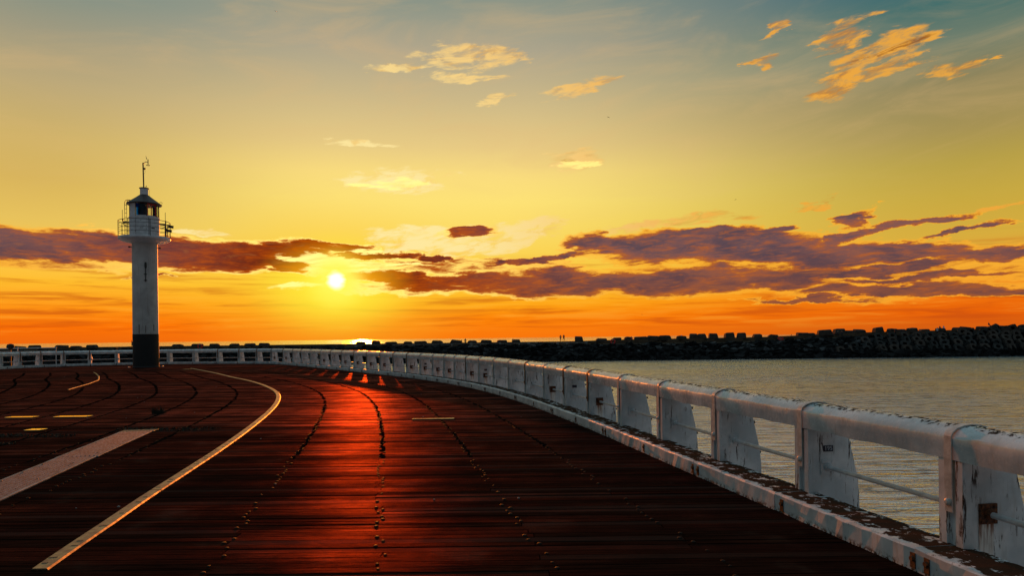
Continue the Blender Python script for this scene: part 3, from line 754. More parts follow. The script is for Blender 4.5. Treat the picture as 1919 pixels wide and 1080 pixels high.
ramp = tag(empty('aluminium_ramp', (-6.3, 10, 0)), 'ribbed aluminium walkway strip lying on the deck at the left edge', 'walkway')
M_RIB = plain('worn_rib_metal', (.15, .16, .165, 1), .75, .1, .4, 9)
q = MB(); q.lathe([(.013, .0), (.010, .006)], 8); SCREW = q.mesh('screw', M_DARK)
def ramp_piece(cx0, y0, cx1, y1, w, n, nm, rise, lift=0):
    m = MB(); d = Vector((cx1-cx0, y1-y0)); L = d.length; d.normalize()
    T = Matrix.Translation((cx0+6.3, y0-10, lift)) @ Matrix.Rotation(math.atan2(d.y, d.x)-PI/2, 4, 'Z')
    m.box(-w/2, w/2, 0, L, .004, .016, T)
    m.box(-w/2-.03, -w/2+.012, 0, L, .003, .022, T); m.box(w/2-.012, w/2+.03, 0, L, .0035, .022, T)
    o = m.build(nm, M_ALU, ramp, bevel=.003)
    q = MB()
    for k in range(n):
        x = -w/2+w*(k+.5)/n
        q.prism([(x-.014, .015), (x-.007, .015+rise), (x+.007, .015+rise), (x+.014, .015)], .01, L-.01, 'y', T)
    o2 = q.build('tread_ribs', M_RIB, o); o2['kind'] = 'stuff'
    for k in range(int(L/.55)):
        for sx in (-1, 1):
            place('screw', SCREW, o, T @ Matrix.Translation((sx*(w/2-.05)+R.uniform(-.02, .02), .25+k*.55, .027)))
    return o
ramp_piece(-6.24, 9.75, -6.88, 12.45, .50, 9, 'upper_sheet', .016)
ramp_piece(-5.18, 5.2, -6.27, 9.85, .47, 8, 'lower_sheet', .016, -.002)
m = MB(); m.box(-.30, .30, 0, .32, .004, .018, Matrix.Translation((-6.88+6.3, 2.45, 0)) @ Matrix.Rotation(.2, 4, 'Z')); m.build('end_plate', M_DARK, ramp, bevel=.004)

def flat(name, x0, x1, y, dy, lab, group='brass plates set on the deck', mat_=None, tilt=-1.0):
    m = MB(); m.box(x0, x1, -dy/2, dy/2, .008, .020)
    for xx in (x0+.05, (x0+x1)/2, x1-.05): m.lathe([(.012, .020), (.009, .025)], 8, Matrix.Translation((xx, 0, 0)))
    o = m.build(name, mat_ or M_PLATEM, bevel=.003); o.location.y = y; o.rotation_euler.x = math.radians(tilt)
    return tag(o, lab, 'plate', group)
flat('brass_plate', -2.06, -1.20, 13.95, .13, 'narrow brass plate shining on the deck between cover strip and railing')
flat('brass_plate', -10.16, -9.42, 15.2, .26, 'long brass plate beyond the aluminium ramp, right one of the pair')
flat('brass_plate', -11.24, -10.62, 15.2, .24, 'brass plate at the left edge, left one of the back pair')
flat('brass_plate', -9.20, -8.90, 12.95, .24, 'short brass plate in front of the back pair at the left edge')
flat('brass_plate', -19.45, -19.10, 40.5, .5, 'small bright brass plate lying right of the lighthouse foot')

def tuft(x, y, h, n, rad, label, group=None):
    rr = random.Random(int(x*100)); m = MB()
    for i in range(n):
        a = rr.uniform(0, 2*PI); q = rad*math.sqrt(rr.random()); bx, by = q*math.cos(a)*1.6, q*math.sin(a)*.6
        lean = Vector((rr.gauss(0, .5), rr.gauss(0, .4), 1)).normalized(); hh = h*rr.uniform(.35, 1)
        p0 = Vector((bx, by, 0)); p1 = p0+lean*hh*.55; p2 = p1+Vector((lean.x*1.8, lean.y*1.8, lean.z*.8)).normalized()*hh*.5
        w = .006+.010*rr.random(); s = Vector((w, 0, 0)); i0 = len(m.v)
        m.v += [tuple(p0-s), tuple(p0+s), tuple(p1+s*.7), tuple(p1-s*.7), tuple(p2)]
        m.f += [(i0, i0+1, i0+2, i0+3), (i0+3, i0+2, i0+4)]; m.m += [0, 0]
    for i in range(int(n*1.5)):
        a = rr.uniform(0, 2*PI); q = rad*1.4*math.sqrt(rr.random()); l = rr.uniform(.015, .04); b = rr.uniform(0, 6)
        p = Vector((q*math.cos(a)*1.3, q*math.sin(a)*.6, .004)); d = Vector((math.cos(b), math.sin(b), 0))*l; w = Vector((-d.y, d.x, 0))*.4; u = Vector((0, 0, l*.6)); i0 = len(m.v)
        m.v += [tuple(p), tuple(p+d*.5+w+u), tuple(p+d+u*.6), tuple(p+d*.5-w+u)]; m.f.append((i0, i0+1, i0+2, i0+3)); m.m.append(0)
    o = m.build('weed_tuft', M_GRASS); o.location = (x, y, 0)
    return tag(o, label, 'weed', group)
G = 'weeds growing between the planks'
tuft(-8.15, 15.7,   .24, 60, .09, 'tall dry grass tuft growing between the planks beyond the ramp', G)
tuft(-7.0, 12.9, .06, 70, .28, 'low weed patch at the far right corner of the ramp', G)
tuft(-6.1, 12.8, .05, 80, .36, 'low wide weed patch right of the ramp end', G)
tuft(-8.2, 12.1, .06, 60, .26, 'low weed patch left of the ramp, behind the lower of the two weeds', G)
tuft(-9.0, 12.2, .06, 50, .22, 'low weed patch just below the short brass plate', G)
tuft(-8.5, 11.2, .05, 50, .20, 'low weed patch at the left edge, nearest to the viewer', G)
ls = MB()
for i in range(28):
    yy = R.uniform(6, 34); xx = R.uniform(-.7*yy, x_right(yy)-.2); s = R.uniform(.004, .010)
    ls.box(xx-s*1.6, xx+s*1.6, yy-s, yy+s, .001, .006+s*.5, taper=.5)
tag(ls.build('shell_crumbs', M_CONC_L), 'pale shell crumbs scattered over the dark planks', 'crumbs', kind='stuff')

# ------------------------------------------------------------------ lighthouse
LX, LY = -24.0, 44.75
lh = tag(empty('lighthouse', (LX, LY, 0)), 'slim white lighthouse with black foot, gallery and glazed lantern, standing on the pier', 'lighthouse')
front_ang = math.atan2(-LY, -LX)      # direction from the tower to the viewer
def ring(r0, r1, z0, z1, n=48):
    m = MB(); m.lathe([(r0, z0), (r1, z0), (r1, z1), (r0, z1)], n, cap=False)
    i = 0
    for k in range(n): m.f.append((3*n+k, 3*n+(k+1) % n, (k+1) % n, k)); m.m.append(0)
    return m
m = MB(); m.lathe([(.865, 2.17), (.855, 5.0), (.845, 8.2)], 64); m.build('shaft', M_TOWER, lh, smooth=True)
m = MB(); m.lathe([(.90, 0), (.90, .05), (.873, .08), (.873, 2.172)], 64); m.build('base_band', M_BLACK, lh, smooth=True)
m = MB(); m.lathe([(.9, 8.10), (1.55, 8.26), (1.73, 8.36), (1.745, 8.46), (1.70, 8.50), (.3, 8.50)], 64); m.build('gallery_floor', M_TWHITE, lh, smooth=True)
m = MB(); m.lathe([(1.0, 8.50), (1.0, 9.74), (1.03, 9.75), (1.03, 9.80), (.96, 9.81)], 48); dr = m.build('watch_room', M_TWHITE, lh, smooth=True)
def around(a, r_, z): return (r_*math.cos(a), r_*math.sin(a), z)
def scr(s):     # angle round the tower whose outline shows at s (-1 left .. 1 right) on the viewer's side
    return front_ang+math.asin(s)
def panel(name, mt, par, s0, s1, z0, z1, r_=1.012, t=.03):
    m = MB(); a0, a1 = scr(s0), scr(s1); S = 5
    for j in range(S+1):
        a = a0+(a1-a0)*j/S
        for rr_, z in ((r_-t, z0), (r_, z0), (r_, z1), (r_-t, z1)): m.v.append(around(a, rr_, z))
    for j in range(S):
        for k in range(4): m.f.append((j*4+k, j*4+(k+1) % 4, (j+1)*4+(k+1) % 4, (j+1)*4+k)); m.m.append(0)
    m.f.append((0, 1, 2, 3)); m.f.append((S*4+3, S*4+2, S*4+1, S*4)); m.m += [0, 0]
    return m.build(name, mt, par)
panel('vent_slot', M_BLACK, dr, .44, .66, 9.02, 9.09); panel('vent_slot', M_DARK, dr, -.30, -.08, 9.02, 9.05)
panel('seam', M_DARK, dr, -.56, -.545, 8.52, 9.7); panel('seam', M_DARK, dr, .26, .285, 8.52, 9.75)
for s_, z_ in ((-.62, 9.45), (-.25, 9.5), (.10, 9.6), (-.6, 8.8), (.1, 8.95), (.85, 8.85), (-.1, 9.1), (.12, 9.2)):
    panel('rivet', M_DARK, dr, s_, s_+.03, z_, z_+.05)
# lantern: eight sides
lan = MB(); lan.lathe([(.97, 9.81), (.97, 9.86)], 32)
lantern = lan.build('lantern_sill', M_TWHITE, lh, smooth=True)
ang_edges = [front_ang+math.radians(a) for a in (-81, -36, 9, 54, 99, 144, 189, 234)]
for i, a in enumerate(ang_edges):
    m = MB(); m.tube([around(a, .97, 9.82), around(a, .97, 10.68)], .028, 6); m.build('mullion', M_DARK, lh)
def pane(i, mt, z0, z1, f0=0.0, f1=1.0, name='pane', inset=.0, t=.012):
    a0 = ang_edges[i]; a1 = ang_edges[(i+1) % 8]
    p = Vector(around(a0, .965-inset, 0)); q = Vector(around(a1, .965-inset, 0)); A = p.lerp(q, f0); B = p.lerp(q, f1)
    nrm = Vector(((A+B).x, (A+B).y, 0)).normalized()*t
    m = MB(); m.v = [(A.x, A.y, z0), (B.x, B.y, z0), (B.x, B.y, z1), (A.x, A.y, z1)]
    m.v += [(v[0]-nrm.x, v[1]-nrm.y, v[2]) for v in m.v[:4]]
    m.f = [(0, 1, 2, 3), (7, 6, 5, 4), (0, 4, 5, 1), (1, 5, 6, 2), (2, 6, 7, 3), (3, 7, 4, 0)]; m.m = [0]*6
    return m.build(name, mt, lh)
pane(0, M_TWHITE, 9.82, 10.68, name='blank_panel')
pane(7, M_TWHITE, 9.82, 10.68, name='blank_panel')
pane(1, M_GLASS_C, 9.86, 10.62, .04, .36); pane(1, M_GLASS, 9.86, 10.62, .37, .97)
w_ = pane(2, M_GLASS, 9.86, 10.64, .10, .93, name='pane')
pane(2, M_GLASS, 9.86, 10.64, .94, .99)
for f0, f1, z0, z1 in ((.08, .14, 9.84, 10.66), (.88, .94, 9.84, 10.66), (.44, .52, 9.84, 10.66), (.08, .94, 9.82, 9.88), (.08, .94, 10.56, 10.66)):
    pane(2, M_RED, z0, z1, f0, f1, name='window_frame', inset=-.008, t=.02)
for i in (3, 4, 5, 6): pane(i, M_GLASS, 9.86, 10.64, .02, .98)
m = MB(); m.lathe([(.20, 9.8), (.30, 9.95), (.33, 10.2), (.30, 10.5), (.18, 10.68)], 20, Matrix.Translation(Vector(around(front_ang-PI/2, .10, 0)))); m.build('lens', M_DARK, lh, smooth=True)
rf = MB(); rf.lathe([(1.18, 10.64), (1.19, 10.70), (1.0, 10.82), (.55, 11.12), (.29, 11.31)], 16); rf.build('roof', M_ROOF, lh)
vc = MB(); vc.lathe([(.275, 11.30), (.275, 11.72)], 24); vo = vc.build('vent_cap', M_TWHITE, lh, smooth=True)
m = MB(); m.lathe([(.33, 11.72), (.33, 11.765), (.30, 11.775)], 24); m.build('cap_lid', M_DARK, vo, smooth=True)
# weather mast on the cap
lh.scale = (.885, .885, 1)
U = Vector((math.cos(front_ang+PI/2), math.sin(front_ang+PI/2), 0))   # towards screen right
def SP(sx, z, dep=0): 
    v = U*sx+Vector((math.cos(front_ang), math.sin(front_ang), 0))*dep; return (v.x, v.y, z)
m = MB(); m.tube([SP(-.02, 11.77), SP(-.05, 13.42)], .045, 8); mast = m.build('mast', M_DARK, lh, smooth=True)
m = MB(); m.tube([SP(-.05, 13.28), SP(.03, 13.42), SP(.12, 13.50), SP(.28, 13.50)], .022, 6); m.tube([SP(.28, 13.28), SP(.28, 13.68)], .032, 6); m.build('sensor_arm', M_DARK, mast)
m = MB()
for q in ((.19, 0), (.37, 0), (.28, -.09)): m.lathe([(.02, -.03), (.045, 0), (.02, .03)], 8, Matrix.Translation(SP(q[0], 13.29, q[1])))
m.build('wind_cups', M_DARK, mast)
m = MB(); m.prism([(-.004, 0), (.004, 0), (.004, .2), (-.004, .2)], 0, .001, 'x'); 
m = MB(); v0 = SP(.13, 13.92); v1 = SP(.17, 13.68); v2 = SP(.22, 13.68); m.v = [v0, v1, v2]+[(v[0]+.012, v[1]-.012, v[2]) for v in (v0, v1, v2)]
m.f = [(0, 1, 2), (5, 4, 3), (0, 3, 4, 1), (1, 4, 5, 2), (2, 5, 3, 0)]; m.m = [0]*5; m.build('wind_vane', M_DARK, mast)
m = MB(); m.lathe([(.05, 12.98), (.07, 13.03), (.05, 13.10)], 8, Matrix.Translation(SP(.06, 0))); m.tube([SP(.05, 12.95), SP(.09, 12.85), SP(.06, 12.75), SP(-.02, 12.7)], .008, 5); m.build('lamp_sensor', M_DARK, mast)
m = MB(); m.tube([SP(.30, 11.75), SP(.36, 11.6), SP(.36, 11.15)], .008, 5); m.tube([SP(.10, 11.77), SP(.16, 11.95)], .02, 5); m.build('cable', M_DARK, lh)
# gallery railing
m = MB()
for z in (8.78, 9.04, 9.30, 9.52): m.tube([around(2*PI*k/40, 1.70, z) for k in range(40)], .014 if z < 9.5 else .02, 6, closed=True)
gr = m.build('gallery_rail', M_DARK, lh, smooth=True)
stm = MB(); stm.tube([(0, 0, 8.42), (0, 0, 9.56)], .028, 6); STM = stm.mesh('stanchion', M_DARK)
for a in (-88, -38, 12, 55, 88, 125, 160, 200, 240):
    q = around(front_ang+math.radians(a), 1.70, 0); place('stanchion', STM, gr, Matrix.Translation(q))
# ladder on the left
m = MB()
for sx in (-1.27, -1.14): m.tube([SP(sx, 8.5), SP(sx, 10.7), SP(sx+.06, 10.86), SP(sx+.20, 10.92), SP(sx+.34, 10.86)], .022, 6)
ld = m.build('ladder', M_DARK, lh)
rg = MB(); rg.tube([SP(-1.27, 0), SP(-1.14, 0)], .013, 5); RG = rg.mesh('rung', M_DARK)
for k in range(8): place('rung', RG, ld, Matrix.Translation((0, 0, 8.75+k*.26)))
m = MB(); m.tube([SP(1.0, 10.88), SP(1.12, 10.92), SP(1.20, 10.84), SP(1.15, 10.76)], .014, 5); m.build('roof_hook', M_DARK, lh)
for side in (-1, 1):
    m = MB(); m.tube([SP(side*.98, 9.45), SP(side*1.36, 9.45)], .06, 6)
    m.tube([SP(side*1.02, 9.22), SP(side*1.16, 9.2), SP(side*1.36, 9.3), SP(side*1.40, 9.6)], .028, 6)
    m.tube([SP(side*(1.38 if side > 0 else 1.42), 9.5), SP(side*(1.38 if side > 0 else 1.42), 10.25)], .018, 6)
    m.lathe([(.04, 9.5), (.045, 9.65)], 8, Matrix.Translation(SP(side*1.40, 0)))
    m.build('antenna', M_DARK, lh)
m = MB(); m.tube([SP(1.50, 8.6, .3), SP(1.50, 9.42, .3)], .03, 6)
for sx, z in ((1.62, 9.3), (1.50, 9.02)):
    m.box(-.08, .30, -.09, .09, -.08, .08, Matrix.Translation(SP(sx, z, .3)) @ Matrix.Rotation(front_ang+PI/2, 4, 'Z') @ Matrix.Rotation(.12, 4, 'Y'))
m.tube([SP(1.36, 8.7, .3), SP(1.36, 9.3, .3)], .045, 6)
m.build('floodlights', M_DARK, lh)
for side in (-1, 1):
    m = MB(); m.tube([SP(side*.84, 7.86), SP(side*1.0, 7.86)], .03, 6); m.lathe([(.05, -.05), (.085, 0), (.05, .05)], 10, Matrix.Translation(SP(side*1.0, 7.86))); m.build('wall_ring', M_DARK, lh)
m = MB(); m.tube([SP(.03, 5.55, .88), SP(.03, 6.55, .88)], .028, 6)
m.lathe([(.05, 6.42), (.075, 6.52), (.075, 6.66), (.055, 6.82)], 10, Matrix.Translation(SP(.04, 0, .92)))
for z in (5.65, 6.05): m.box(-.11, .11, -.02, .03, z-.02, z+.02, Matrix.Translation(SP(.02, 0, .88)) @ Matrix.Rotation(front_ang+PI/2, 4, 'Z'))
m.build('wall_lamp', M_DARK, lh)
ht = panel('hatch', M_TOWER, lh, -.50, .60, 2.2, 2.78, .874, .02)
for s0, z0, z1 in ((-.50, 2.2, 2.80), (-.02, 2.25, 2.72), (.58, 2.38, 2.80)):
    panel('hinge_rod', M_RUST, ht, s0, s0+.035, z0, z1, .89, .02)
panel('hatch_rim', M_STRAP, ht, -.50, .60, 2.78, 2.80, .884, .02)
sb = MB(); sb.lathe([(.035, 0), (.035, .05), (.02, .07)], 8); SB = sb.mesh('base_stud', M_STEEL, smooth=True)
for s in (-1.15, -1.05, 1.03, 1.14): place('base_stud', SB, lh, Matrix.Translation(SP(s, 0, .3)) @ Matrix.Scale(1.2, 4))

# small fittings by the far railing
t_ = tag(empty('tubular_handrail', (-33.8, 45.0, 0)), 'low tubular steel handrail behind the railing at the left edge', 'handrail')
m = MB(); m.tube([(-1.2, .3, 1.33), (2.0, 2.6, 1.33)], .04, 6); m.build('top_tube', M_BAR, t_)
m = MB(); m.tube([(-1.2, .3, 1.12), (2.0, 2.6, 1.12)], .02, 6); m.build('lower_tube', M_BAR, t_)
for f in (0, .45, 1):
    m = MB(); x_, y_ = -1.2+3.2*f, .3+2.3*f; m.tube([(x_, y_, 0), (x_, y_, 1.42)], .035, 6); m.build('upright', M_BAR, t_)
fl = tag(empty('dark_floodlight', (-33.95, 46.2, 0)), 'round black lamp head on a short post behind the railing at the left edge', 'lamp')
m = MB(); m.tube([(0, 0, 0), (0, 0, 1.3)], .05, 8); m.build('post', M_DARK, fl)
m = MB(); m.lathe([(.08, -.22), (.20, -.14), (.24, 0), (.20, .14), (.06, .2)], 14, Matrix.Translation((0, 0, 1.45))); m.build('lamp_head', M_BLACK, fl, smooth=True)
vt = tag(empty('domed_vent', (-31.1, 50.3, 0)), 'small pale domed vent seen through the railing left of the lighthouse', 'vent')
m = MB(); m.lathe([(.13, -.3), (.13, .44)], 14); m.build('stem', M_BAR, vt, smooth=True)
m = MB(); m.lathe([(.17, .42), (.17, .5), (.14, .6), (.07, .66), (.02, .68)], 14); m.build('dome', M_TWHITE, vt, smooth=True)

# ------------------------------------------------------------------ breakwater
def crest_h(x):
    pts = [(-260, .55), (15, .55), (30, .85), (66, 1.07), (93, 2.0), (130, 2.5), (260, 3.0)]
    for (a, ha), (b, hb) in zip(pts, pts[1:]):
        if x <= b: return ha+(hb-ha)*(x-a)/(b-a)
    return 3.0
def walk_h(x):
    pts = [(-260, -.2), (55, -.2), (88, .85), (130, 1.1), (260, 1.2)]
    for (a, ha), (b, hb) in zip(pts, pts[1:]):
        if x <= b: return ha+(hb-ha)*(x-a)/(b-a)
    return 1.2
bw = tag(empty('breakwater', (0, 175, WZ)), 'long dark rubble breakwater with a concrete walkway across the harbour mouth', 'breakwater')
m = MB(); X = list(range(-200, 211, 5))
for x in X:
    ch, wh = crest_h(x)-WZ, walk_h(x)-WZ
    m.v += [(x, -12, -2), (x, -3.6, wh-1.1), (x, -2.2, wh-.05), (x, -2.0, wh), (x, 1.6, wh), (x, 1.7, ch), (x, 3.4, ch), (x, 16, -2)]
for j in range(len(X)-1):
    for k in range(7): m.f.append((j*8+k, j*8+k+1, (j+1)*8+k+1, (j+1)*8+k)); m.m.append(1 if k < 2 else 0)
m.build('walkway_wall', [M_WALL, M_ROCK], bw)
def rock_into(m, cx, cy, cz, s, rr):
    i = len(m.v); rot = Matrix.Rotation(rr.uniform(0, 6), 3, 'Z') @ Matrix.Rotation(rr.uniform(0, 6), 3, 'X')
    pts = [(-1,-1,-1),(1,-1,-1),(1,1,-1),(-1,1,-1),(-1,-1,1),(1,-1,1),(1,1,1),(-1,1,1)]
    for p in pts:
        v = rot @ Vector([c*rr.uniform(.45, 1.0) for c in p]); m.v.append((cx+v.x*s*1.25, cy+v.y*s, cz+v.z*s*.8))
    for q in ((0,3,2,1),(4,5,6,7),(0,1,5,4),(1,2,6,5),(2,3,7,6),(3,0,4,7)):
        m.f.append((i+q[0], i+q[1], i+q[2])); m.f.append((i+q[0], i+q[2], i+q[3])); m.m += [m.mi]*2
rr = random.Random(3); m = MB()
for i in range(3400):
    x = rr.uniform(-140, 140); f = rr.random()
    wh = walk_h(x)-WZ
    yy = -2.6-f*9.2; zz = (wh+.05)*(1-f)-.3
    rock_into(m, x, yy, zz, rr.uniform(.45, 1.15), rr)
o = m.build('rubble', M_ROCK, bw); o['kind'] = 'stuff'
def pale_rocks():
    m = MB()
    for i in range(90):
        x = rr.uniform(-30, 92); f = rr.uniform(.1, .6); wh = walk_h(x)-WZ
        rock_into(m, x, -3.0-f*9.2, (wh+.25)*(1-f)-.1, rr.uniform(.35, .8), rr)
    o = m.build('pale_rubble', plain('grey_rock', (.035, .04, .043, 1), .7, 0, .5, .8, spec=.2), bw); o['kind'] = 'stuff'
pale_rocks()

# guard rail on the seaward edge of the walkway
gd = tag(empty('guard_rail', (-39.6, 173.0, -.2)), 'low pale guard rail with square pillars along the left walkway of the breakwater', 'guard rail')
m = MB(); m.box(0, 58.5, -.08, .08, .36, .50); m.build('rail_bar', M_CONC_L, gd)
for k in range(9):
    m = MB(); m.box(k*7.3-.33, k*7.3+.33, -.2, .2, -.4, .72); m.build('pillar', M_CONC_L, gd)
for k in range(8):
    for dx in (2.4, 4.9):
        m = MB(); m.box(k*7.3+dx-.14, k*7.3+dx+.14, -.1, .1, -.3, .36); m.build('short_post', M_CONC_L, gd)

# crown blocks on the crest
BX = [(-128.6, 3.6), (-124.5, 3.04), (-117.5, 2.77), (-113.4, 2.49), (-109.0, 2.49), (-87.1, 2.77), (-82.0, 2.77), (-77.1, 2.49), (-72.4, 2.49), (-68.1, 2.49), (-64.4, 2.49), (-39.4, 2.49), (-35.4, 2.35), (-31.6, 3.04), (-27.2, 2.35), (-23.5, 3.32), (-19.4, 2.77), (-14.7, 3.04), (-10.4, 2.49), (-6.8, 2.49), (-2.7, 2.49), (1.0, 1.94), (17.5, 2.08), (23.0, 2.63), (27.2, 2.21), (30.1, 2.21), (33.7, 3.32), (36.6, 3.04), (39.9, 3.04), (44.1, 2.49), (47.4, 2.21), (49.6, 2.21), (52.4, 2.35), (56.5, 2.49), (59.7, 2.35), (63.7, 2.21), (67.7, 2.49), (75.9, 3.04), (77.7, 1.94), (81.3, 3.46), (84.9, 2.77), (87.9, 2.77), (90.6, 2.77), (95.3, 2.49), (99.1, 2.35), (101.2, 2.49), (104.0, 2.49), (107.3, 2.35), (111.4, 2.08), (116.3, 3.6), (117.9, 2.49), (122.2, 2.49), (126.0, 2.77), (128.0, 2.77)]
def block_mesh(w, h, seed):
    q = random.Random(seed); m = MB(); tp = q.uniform(.72, .88); sk = q.uniform(-.12, .12)
    b = [(-w/2, -1.0, -.5), (w/2, -1.0, -.5), (w/2, 1.0, -.5), (-w/2, 1.0, -.5)]
    top = [(p[0]*tp+sk*w, p[1]*.85, h+q.uniform(-.06, .06)+(.16*h*(p[0]/w)*q.uniform(-1, 1))) for p in b]
    m.v = b+top; m.f = [(0,3,2,1),(4,5,6,7),(0,1,5,4),(1,2,6,5),(2,3,7,6),(3,0,4,7)]; m.m = [0]*6
    return m.mesh('concrete_block', M_CONC, bevel=.2)
ORD = ['first', 'second', 'third', 'fourth', 'fifth', 'sixth', 'seventh', 'eighth', 'ninth', 'tenth', 'eleventh', 'twelfth', 'thirteenth', 'fourteenth', 'fifteenth', 'sixteenth', 'seventeenth', 'eighteenth']
zones = [(-200, -90, 'on the breakwater, left of the lighthouse'), (-90, -60, 'on the breakwater, right of the lighthouse'), (-60, 8, 'above the pale guard rail'), (8, 46, 'on the crest, right of the standing pair'), (46, 72, 'on the crest, right of the cargo ship'), (72, 200, 'on the rising right end')]
cntz = {}
tallset = {(47.4), (49.6), (52.4), (56.5), (59.7), (81.3), (84.9), (95.3), (17.5)}
for i, (x, w) in enumerate(BX):
    lowleft = x < 8
    h = R.uniform(.45, .8) if lowleft else R.uniform(.45, .95)
    if x in tallset: h = 1.2
    if x < -60 : h = R.uniform(.35, .62)
    ch = crest_h(x)
    z_i = [k for k, zz in enumerate(zones) if zz[0] <= x < zz[1]][0]; c = cntz.get(z_i, 0); cntz[z_i] = c+1
    o = place('concrete_block', block_mesh(w*R.uniform(1.0, 1.16), h, i)); o.location = (x, 177.6+R.uniform(-.3, .3), ch); o.rotation_euler = (R.gauss(0, .05), R.gauss(0, .05), R.gauss(0, .2))
    tag(o, f'dark concrete crown block, {ORD[c]} from the left {zones[z_i][2]}', 'concrete block', 'crown blocks along the breakwater crest')
# hollow armour cubes on the right slope
M_ARM = plain('dark_stained_concrete', (.030, .031, .030, 1), .9, 0, .5, 1.2, spec=.15)
def armour(seed):
    q = random.Random(seed); m = MB(); s = 1.05; hr_ = .52; n = 12
    # front face with round hole, sides, and a recessed shaft
    out = []
    for k in range(n):
        a = 2*PI*(k+.5)/n; c_, s_ = math.cos(a), math.sin(a); f = 1/max(abs(c_), abs(s_))
        f = min(f, 1.22); out.append((c_*f*s, s_*f*s*.92))
    inn = [(hr_*math.cos(2*PI*(k+.5)/n), hr_*math.sin(2*PI*(k+.5)/n)) for k in range(n)]
    for y_, l in ((-s, out), (-s, inn), (s*.6, inn), (s, out)):
        for a, b in l: m.v.append((a, y_, b))
    for k in range(n):
        k2 = (k+1) % n
        m.f += [(k, k2, n+k2, n+k), (n+k, n+k2, 2*n+k2, 2*n+k), (k, 3*n+k, 3*n+k2, k2)]; m.m += [0, 0, 0]
    m.f += [tuple(2*n+k for k in range(n)), tuple(3*n+k for k in reversed(range(n)))]; m.m += [0, 0]
    return m.mesh('armour_cube', M_ARM if seed % 3 else M_CONC, bevel=0)
ARM = [armour(i) for i in range(4)]
rown = ['top', 'second', 'third', 'bottom']
starts = [92, 88, 84, 80]
for rw in range(4):
    k = 0; x = starts[rw]
    while x < 136:
        hh = walk_h(x)-.35-rw*1.02; extra = 0
        o = place('armour_cube', ARM[R.randrange(4)]); o.location = (x+R.uniform(-.3, .3), 171.8-rw*1.7+R.uniform(-.2, .2), hh+R.uniform(-.15, .15))
        o.rotation_euler = (R.gauss(-.6, .12), R.gauss(0, .15), R.gauss(0, .2))
        tag(o, f'hollow armour cube, {ORD[min(k,17)]} from the left in the {rown[rw]} row of cubes', 'armour cube', 'hollow armour cubes on the right slope')
        k += 1; x += 3.15+R.uniform(-.1, .25)
# the heap at the far right end
for k, (x, z, y) in enumerate([(122.5, 1.7, 176), (124.8, 2.4, 176.5), (127.0, 2.0, 176), (129.0, 2.5, 176.5), (131.3, 2.1, 176), (120.8, 1.4, 175), (123.4, 1.2, 174.6), (126.2, 1.5, 174.6), (128.8, 1.3, 174.6), (131.0, 1.5, 174.6), (117.8, 1.6, 176), (115.6, 1.3, 175.4)]):
    o = place('armour_cube', ARM[k % 4]); o.location = (x, y, z); o.rotation_euler = (R.uniform(-.7, 0), R.uniform(-.5, .5), R.uniform(-.4, .4))
    tag(o, f'tilted armour cube, {ORD[k]} in the heap at the right end of the crest', 'armour cube', 'armour cubes heaped at the right end')

# ------------------------------------------------------------------ red lifebuoy boxes
def buoy_box(x, z, kind, label):
    if kind == 'round':
        root = tag(empty('lifebuoy_stand', (x, 173.4, z)), label, 'lifebuoy')
        m = MB(); m.box(-.08, .08, .06, .16, -.6, .9); m.build('stake', M_DARK, root)
        m = MB(); m.tube([(.52*math.cos(2*PI*k/18), 0, .5+.52*math.sin(2*PI*k/18)) for k in range(18)], .19, 8, closed=True); m.build('ring', M_RED, root, smooth=True)
        m = MB()
        for a in (PI/2, -PI/2): m.box(-.16, .16, -.21, .21, -.2, .2, Matrix.Translation((0, 0, .5+.52*math.sin(a))))
        m.build('white_band', M_CONC_L, root)
    else:
        root = tag(empty('lifebuoy_box', (x, 173.4, z)), label, 'box')
        m = MB(); m.box(-.7, .7, -.2, .2, .0, .75); m.build('cabinet', M_RED, root, bevel=.04)
        m = MB(); m.box(-.3, .3, -.215, -.203, .28, .5); m.build('label_panel', M_CONC_L, root)
        m = MB(); m.box(-.08, .08, -.1, .1, -.5, .0); m.build('leg', M_DARK, root)
buoy_box(25.6, -.1, 'round', 'red and white lifebuoy on the breakwater walkway left of the red jacket')
buoy_box(-79.3, -.1, 'round', 'red lifebuoy stand on the breakwater right of the lighthouse')
buoy_box(68.2, .15, 'box', 'red box on the walkway in the middle of the right breakwater')
buoy_box(105.4, 1.0, 'box', 'red box on the walkway near the right end of the breakwater')

